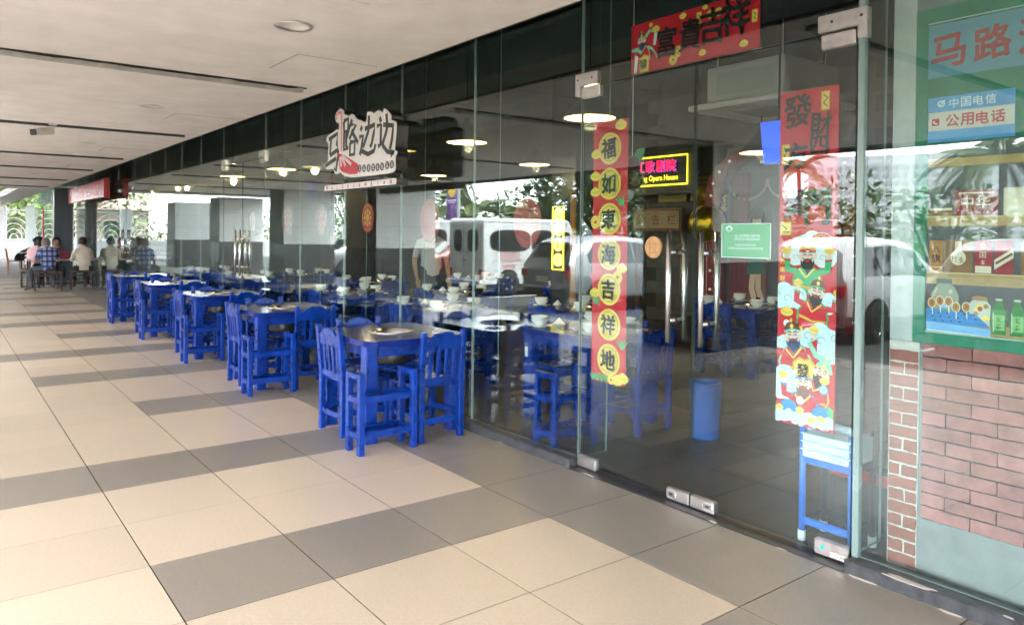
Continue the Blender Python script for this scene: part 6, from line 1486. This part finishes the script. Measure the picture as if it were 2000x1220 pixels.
# ---------------------------------------------------------------- people and the dining tables at the far end
def person(label, loc, rz, J, mats, hair='short', hairmat=None, face=True, group='diners at the far end'):
    """J: joint name -> (x, y, z); the figure faces +Y before rz. mats: shirt, trousers, shoes, sleeve length"""
    t = thing('person', label, 'person', loc, rz, group)
    hm_ = hairmat or hairm
    V = []; Rr = []; E = []; idx = {}
    def add(n, p, r_, par=None):
        idx[n] = len(V); V.append(Vector(p)); Rr.append(r_)
        if par is not None: E.append((idx[par], idx[n]))
    P = lambda n: Vector(J[n])
    add('pel', P('pel'), (0.155,0.115)); add('sp', P('pel').lerp(P('chest'), 0.45), (0.15,0.11), 'pel'); add('chest', P('chest'), (0.165,0.115), 'sp')
    neck = P('chest')+(P('head')-P('chest'))*0.52
    add('neck', neck, (0.058,0.058), 'chest'); add('jaw', P('chest').lerp(P('head'), 0.78), (0.07,0.078), 'neck'); add('head', P('head'), (0.083,0.098), 'jaw'); add('crown', P('head')+(P('head')-P('jaw_') if 'jaw_' in J else Vector((0,0,1))).normalized()*0.075, (0.062,0.072), 'head')
    for s in 'LR':
        sg = -1 if s == 'L' else 1
        add('sh'+s, P('sh'+s), (0.062,0.062), 'chest'); add('ua'+s, P('sh'+s).lerp(P('el'+s), 0.5), (0.050,0.050), 'sh'+s); add('el'+s, P('el'+s), (0.040,0.040), 'ua'+s)
        add('fa'+s, P('el'+s).lerp(P('wr'+s), 0.5), (0.037,0.037), 'el'+s); add('wr'+s, P('wr'+s), (0.026,0.024), 'fa'+s)
        d = (P('wr'+s)-P('el'+s)).normalized(); sd = d.cross(Vector((0,0,1)))
        sd = sd.normalized() if sd.length > 0.1 else Vector((0,1,0)); dn = Vector((0,0,-0.35))
        add('pa'+s, P('wr'+s)+d*0.06, (0.036,0.018), 'wr'+s)
        for k, (o, l) in enumerate(((-0.027,0.066),(-0.009,0.076),(0.009,0.072),(0.027,0.058))):
            b_ = P('wr'+s)+d*0.085+sd*o; add(f'f{k}a'+s, b_, (0.010,0.010), 'pa'+s); add(f'f{k}b'+s, b_+(d+dn*0.5)*l*0.55, (0.009,0.009), f'f{k}a'+s); add(f'f{k}c'+s, b_+(d+dn*1.4).normalized()*l, (0.008,0.008), f'f{k}b'+s)
        th = P('wr'+s)+d*0.035-sd*sg*0.035; add('t0'+s, th, (0.011,0.011), 'pa'+s); add('t1'+s, th+d*0.045-sd*sg*0.012, (0.009,0.009), 't0'+s)
        add('hp'+s, P('hp'+s), (0.10,0.10), 'pel'); add('th'+s, P('hp'+s).lerp(P('kn'+s), 0.5), (0.085,0.085), 'hp'+s); add('kn'+s, P('kn'+s), (0.060,0.060), 'th'+s)
        add('ca'+s, P('kn'+s).lerp(P('an'+s), 0.35), (0.058,0.058), 'kn'+s); add('an'+s, P('an'+s), (0.040,0.042), 'ca'+s); add('to'+s, P('to'+s), (0.042,0.030), 'an'+s)
    me = bpy.data.meshes.new('body'); me.from_pydata([tuple(v) for v in V], E, [])
    o = bpy.data.objects.new('tmp', me); COL.objects.link(o)
    md = o.modifiers.new('skin', 'SKIN'); md.use_smooth_shade = True
    if not me.skin_vertices: me.skin_vertices.new()
    for k, rd in enumerate(Rr):
        sv = me.skin_vertices[0].data[k]; sv.radius = rd if isinstance(rd, tuple) else (rd, rd); sv.use_root = (k == 0)
    sb = o.modifiers.new('sub', 'SUBSURF'); sb.levels = 1; sb.render_levels = 1
    dg = bpy.context.evaluated_depsgraph_get(); out_ = bpy.data.meshes.new_from_object(o.evaluated_get(dg))
    bpy.data.objects.remove(o)
    out_.name = 'body'; out_.materials.clear()
    for m in (skin, mats[0], mats[1], mats[2]): out_.materials.append(m)
    names = list(idx); slv = mats[3]
    def kind(n):
        b = n[:2]
        if n in ('pel','sp','chest'): return 1
        if n in ('neck','jaw','head','crown'): return 0
        if b in ('sh','ua'): return 1
        if b in ('el','fa'): return 1 if slv else 0
        if b in ('hp','th','kn','ca'): return 2
        if b in ('an','to'): return 3
        return 0
    K = [kind(n) for n in names]
    for p in out_.polygons:
        c = p.center; best = min(range(len(V)), key=lambda i: (V[i]-c).length_squared/((max(Rr[i])+0.03)**2))
        k = K[best]
        if names[best] == 'pel' and c.z < V[idx['pel']].z-0.02: k = 2
        p.material_index = k; p.use_smooth = True
    put('body', out_, t)
    hd = P('head'); up = (hd-neck).normalized(); fw = Vector(J.get('look', (0,1,0))).normalized(); rt = fw.cross(Vector((0,0,1))).normalized(); fw = Vector((0,0,1)).cross(rt)*1.0
    # hair cap
    g = M(); n, m_ = 18, 9; vs = []; fs = []
    for i in range(m_+1):
        for k in range(n):
            th = 2*pi*k/n; dirv = rt*cos(th)+fw*sin(th); ph = i/m_
            low = (-0.075 if sin(th) < 0.2 else 0.045) if hair == 'short' else (-0.15 if sin(th) < 0.3 else 0.04)
            z = 0.118+(low-0.118)*ph; rad = 0.101*sqrt(max(0.0, 1-max(0, (z-0.0)/0.120)**2)) if z > 0 else 0.101-0.1*max(0, -z)*0.25
            vs.append(hd+Vector((0,0,1))*(z+0.008)+dirv*(rad+0.004)+fw*(-0.008 if sin(th) < 0.2 else 0))
    for i in range(m_):
        for k in range(n): fs.append((i*n+k, (i+1)*n+k, (i+1)*n+(k+1) % n, i*n+(k+1) % n))
    fs.append(tuple(range(n))); g.add(vs, fs); put('hair', g.mesh('hair', hm_, smooth=True), t)
    if hair == 'bun': put('hair_bun', M().lathe([(0.0,-0.05)]+[(0.05*cos(-pi/2+pi*k/8), 0.05*sin(-pi/2+pi*k/8)) for k in range(1, 8)]+[(0.0,0.05)], 12).mesh('hair_bun', hm_, smooth=True), t, tuple(hd-fw*0.11+Vector((0,0,0.02))))
    if face:
        for sd in (-1, 1):
            put('eye', M().lathe([(0.0,-0.009),(0.007,-0.005),(0.009,0),(0.007,0.005),(0.0,0.009)], 10).mesh('eye', black), t, tuple(hd+fw*0.090+rt*sd*0.033-Vector((0,0,0.005))))
            put('ear', M().lathe([(0.0,-0.03),(0.014,-0.02),(0.018,0),(0.014,0.02),(0.0,0.03)], 10).mesh('ear', skin, smooth=True), t, tuple(hd+rt*sd*0.092-Vector((0,0,0.02))))
        put('nose', M().add([tuple(hd+fw*0.088+Vector((0,0,0.005))), tuple(hd+fw*0.118-Vector((0,0,0.035))), tuple(hd+fw*0.088+rt*0.018-Vector((0,0,0.042))), tuple(hd+fw*0.088-rt*0.018-Vector((0,0,0.042)))], [(0,1,2),(0,3,1),(1,3,2)]).mesh('nose', skin), t)
        q = hd+fw*0.080-Vector((0,0,0.068)); put('mouth', M().tube([tuple(q-rt*0.024), tuple(q+fw*0.006), tuple(q+rt*0.024)], 0.006, 6).mesh('mouth', pbr('lips', (0.30,0.10,0.09), 0.5)), t)
    return t
def sit(lean=0.12, reach=0.34, spread=0.13, seat=0.46, head=(0,0.06,0), look=(0,1,-0.2), elb=0.0, hz=0.80, kneel=0.0):
    z = seat+0.09
    J = dict(pel=(0,0,z), chest=(0,lean,z+0.40), head=(head[0],lean+0.05+head[1],z+0.66+head[2]), look=look)
    for s, sg in (('L',-1),('R',1)):
        J['sh'+s] = (sg*0.185, lean, z+0.42); J['el'+s] = (sg*(0.25+elb), lean+0.12, z+0.17); J['wr'+s] = (sg*0.13, lean+reach, hz)
        J['hp'+s] = (sg*0.095, 0.03, z-0.02); J['kn'+s] = (sg*spread, 0.43, z-0.03); J['an'+s] = (sg*spread, 0.40+kneel, 0.09); J['to'+s] = (sg*spread, 0.54+kneel, 0.035)
    return J
def plaid(name):
    m = bpy.data.materials.new(name); m.use_nodes = True; t = m.node_tree; b = t.nodes['Principled BSDF']; b.inputs['Roughness'].default_value = 0.8
    tc = t.nodes.new('ShaderNodeTexCoord'); prev = None
    for ax, sc in (('X', 9.0), ('Z', 8.0)):
        sx = t.nodes.new('ShaderNodeSeparateXYZ'); t.links.new(tc.outputs['Object'], sx.inputs[0])
        mu = t.nodes.new('ShaderNodeMath'); mu.operation = 'MULTIPLY'; mu.inputs[1].default_value = sc; t.links.new(sx.outputs[ax], mu.inputs[0])
        fr = t.nodes.new('ShaderNodeMath'); fr.operation = 'FRACT'; t.links.new(mu.outputs[0], fr.inputs[0])
        rp = t.nodes.new('ShaderNodeValToRGB'); rp.color_ramp.interpolation = 'CONSTANT'
        e = rp.color_ramp.elements; e[0].color = (1,1,1,1); e[1].position = 0.55; e[1].color = (0.35,0.38,0.55,1); e2 = e.new(0.80); e2.color = (0.12,0.14,0.30,1); e3 = e.new(0.9); e3.color = (0.5,0.55,0.7,1)
        t.links.new(fr.outputs[0], rp.inputs['Fac'])
        if prev is None: prev = rp.outputs['Color']
        else:
            mx_ = t.nodes.new('ShaderNodeMix'); mx_.data_type = 'RGBA'; mx_.blend_type = 'MULTIPLY'; mx_.inputs['Factor'].default_value = 1
            t.links.new(prev, mx_.inputs['A']); t.links.new(rp.outputs['Color'], mx_.inputs['B']); prev = mx_.outputs['Result']
    mx2 = t.nodes.new('ShaderNodeMix'); mx2.data_type = 'RGBA'; mx2.blend_type = 'MULTIPLY'; mx2.inputs['Factor'].default_value = 1; mx2.inputs['B'].default_value = (0.30,0.38,0.60,1)
    t.links.new(prev, mx2.inputs['A']); t.links.new(mx2.outputs['Result'], b.inputs['Base Color']); return m
jeans = pbr('jeans_grey', (0.05,0.065,0.08), 0.85, var=0.2, vscale=10); darkt = pbr('trousers_black', (0.015,0.016,0.02), 0.8); shoe = pbr('shoe_grey', (0.10,0.10,0.11), 0.7); sandal = pbr('sandal_brown', (0.10,0.05,0.03), 0.7)
cottonw = pbr('shirt_cream', (0.72,0.66,0.54), 0.85, var=0.05, vscale=8); pinks = pbr('shirt_pink', (0.66,0.42,0.42), 0.85, var=0.05, vscale=8); tsw = pbr('tshirt_white', (0.5,0.51,0.52), 0.85); navys = pbr('shirt_charcoal', (0.025,0.03,0.035), 0.85)
# dining table and stools
ironm = pbr('iron_black', (0.02,0.02,0.022), 0.45)
seatw = pbr('stool_seat_brown', (0.12,0.055,0.035), 0.5)
def dtable(name, label, x, y, w, d, h, top, legm, rz=0):
    t = thing(name, label, 'table', (x, y, 0), rz)
    put('table_top', M().box(-w/2, w/2, -d/2, d/2, h-0.03, h).mesh('table_top', top, bevel=0.004), t)
    for sx in (-1, 1):
        for sy in (-1, 1): put('leg', M().cbox((sx*(w/2-0.06), sy*(d/2-0.06), (h-0.03)/2), (0.04,0.04,h-0.031)).mesh('leg', legm), t)
    for sy in (-1, 1): put('rail', M().cbox((0, sy*(d/2-0.06), 0.12), (w-0.165,0.03,0.03)).mesh('rail', legm), t)
    return t
dtable('dining_table', 'dark iron framed dining table between the seated diners', 2.55, 22.55, 1.5, 0.75, 0.75, pbr('top_pale', (0.55,0.53,0.5), 0.35), ironm)
dtable('dining_table', 'wood topped table further off beside the slumped person', 2.62, 30.4, 0.8, 0.8, 0.74, white, ironm)
def stool(label, x, y, w=0.42, rz=0):
    t = thing('stool', label, 'stool', (x, y, 0), rz, 'dark iron stools')
    put('seat', M().box(-w/2, w/2, -0.16, 0.16, 0.43, 0.46).mesh('seat', seatw, bevel=0.006), t)
    for sx in (-1, 1):
        for sy in (-1, 1):
            put('leg', M().cbox((sx*(w/2-0.03), sy*0.13, 0.215), (0.03,0.03,0.43)).mesh('leg', ironm), t)
    for sx in (-1, 1): put('foot_rail', M().cbox((sx*(w/2-0.03), 0, 0.03), (0.028,0.228,0.028)).mesh('foot_rail', ironm), t)
    for sy in (-1, 1): put('rail', M().cbox((0, sy*0.13, 0.36), (w-0.092,0.022,0.03)).mesh('rail', ironm), t)
    return t
stool('dark stool under the man in the plaid shirt', 2.20, 21.75, 0.62)
stool('dark stool under the person in the cream shirt', 2.98, 21.85, 0.62)
stool('dark stool under the woman in the pink shirt', 1.93, 22.9, 0.42, -pi/2+0.35)
stool('dark stool under the diner facing us across the table', 2.50, 23.35, 0.55)
stool('dark stool under the dark haired diner behind the pink shirt', 1.98, 23.75, 0.42)
pj = sit(0.10, 0.36, 0.16, 0.455, head=(-0.04,0.06,-0.03), look=(-0.45,0.9,-0.1))
pj['knL'] = (-0.34,0.20,0.53); pj['anL'] = (-0.36,0.02,0.09); pj['toL'] = (-0.50,-0.02,0.035)
person('grey haired man in a blue plaid shirt and jeans seated with his back to us', (2.20, 21.70, 0), 0.0, pj, (plaid('plaid_blue'), jeans, shoe, False), 'short', grayhair)
person('black haired person in a cream shirt seated with back to us nearest the glass', (2.98, 21.80, 0), 0.05, sit(0.08, 0.34, head=(0.0,0.05,0.0)), (cottonw, darkt, sandal, True), 'short')
person('woman in a pink long sleeved shirt seated sideways at the near table', (1.92, 22.88, 0), -0.95, sit(0.14, 0.36, head=(0,0.05,0.0), look=(0.1,1,-0.3)), (pinks, darkt, sandal, True), 'bun')
person('dark haired diner partly hidden behind the woman in pink', (1.98, 23.72, 0), -2.3, sit(0.16, 0.34, head=(0,0.05,-0.02)), (navys, jeans, shoe, False), 'long')
person('man with bare arms facing us across the table behind the plaid shirt', (2.52, 23.32, 0), pi, sit(0.16, 0.34, head=(0,0.04,-0.02), elb=0.06), (pbr('shirt_dusty', (0.16,0.11,0.11), 0.85), jeans, shoe, False), 'short')
sl_ = sit(0.36, 0.36, head=(0.0,0.22,-0.20), look=(0,1,-0.5), hz=0.79)
sl_['chest'] = (0,0.36,0.80); sl_['shL'] = (-0.185,0.36,0.82); sl_['shR'] = (0.185,0.36,0.82); sl_['elL'] = (-0.26,0.55,0.79); sl_['elR'] = (0.26,0.55,0.79); sl_['wrL'] = (-0.06,0.72,0.79); sl_['wrR'] = (0.06,0.70,0.80); sl_['head'] = (0,0.62,0.90)
person('person in dark clothes slumped forward over the far table at the left', (2.12, 30.35, 0), -pi/2, sl_, (navys, darkt, shoe, True), 'short')
def wchair(label, x, y, rz):
    t = thing('wooden_chair', label, 'chair', (x, y, 0), rz, 'light wooden chairs')
    put('seat', M().box(-0.2, 0.2, -0.2, 0.2, 0.43, 0.455).mesh('seat', wood, bevel=0.005), t)
    for sx in (-1, 1):
        put('leg', M().cbox((sx*0.175, 0.175, 0.215), (0.045,0.045,0.43)).mesh('leg', wood), t)
        put('back_post', M().beam((sx*0.175,-0.185,0),(sx*0.175,-0.185,0.43),0.045,0.045).beam((sx*0.175,-0.185,0.43),(sx*0.175,-0.25,0.86),0.045,0.04).mesh('back_post', wood), t)
    put('back_panel', M().box(-0.15, 0.15, -0.245, -0.225, 0.60, 0.85).mesh('back_panel', wood), t)
    put('stretcher', M().cbox((0,0.175,0.25),(0.30,0.03,0.03)).mesh('stretcher', wood), t)
wchair('light wooden chair under the slumped person', 2.10, 30.35, -pi/2)
wchair('empty light wooden chair at the near side of the far table', 2.62, 29.80, 0.1)
t = thing('red_bag', 'small dark red bag on the knee side of the dining table by the cream shirt', 'bag', (2.62, 22.35, 0.751))
put('bag_body', M().prism(soft([(-0.13,0),(0.13,0),(0.11,0.16),(-0.11,0.16)], 2), lambda p: (p[0],-0.04,p[1]), lambda p: (p[0],0.04,p[1])).mesh('bag_body', pbr('bag_red', (0.28,0.01,0.03), 0.5), fix=True, bevel=0.01), t)
put('bag_handle', M().tube([(-0.06,0,0.16),(-0.05,0,0.24),(0.05,0,0.24),(0.06,0,0.16)], 0.007, 6).mesh('bag_handle', MATS['bag_red']), t)
# waiter inside
wj = dict(pel=(0,0,0.92), chest=(0,0.0,1.32), head=(0,0.03,1.60), look=(0,1,0))
for s, sg in (('L',-1),('R',1)):
    wj['sh'+s] = (sg*0.19,0,1.36); wj['el'+s] = (sg*0.25,-0.02,1.09); wj['wr'+s] = (sg*0.24,0.10,0.86); wj['hp'+s] = (sg*0.095,0,0.90); wj['kn'+s] = (sg*0.10,0.02,0.48); wj['an'+s] = (sg*0.10,-0.01,0.09); wj['to'+s] = (sg*0.11,0.13,0.035)
person('waiter in a white t shirt and dark trousers standing inside among the tables', (5.75, 9.45, 0), 2.9, wj, (tsw, jeans, shoe, False), 'short', None, True, 'staff inside the restaurant')
# black wall speaker and dark clock-like box at the far shop
t = thing('wall_speaker', 'black speaker box mounted high on the far shop glass beyond the slate column', 'speaker', (3.05, 28.0, 2.25))
put('cabinet', M().box(-0.14, 0.14, -0.14, 0.14, 0, 0.42).mesh('cabinet', black, bevel=0.02), t)
put('bracket', M().box(0.141, 0.24, -0.03, 0.03, 0.15, 0.27).mesh('bracket', ironm), t)
a = Art(); a.w = 0.142; a.ell(0, 0.14, 0.09, 0.09, pbr('cone_grey', (0.06,0.06,0.065), 0.7), 20); a.ell(0, 0.32, 0.045, 0.045, MATS['cone_grey'], 16); a.obj('speaker_cone', t)
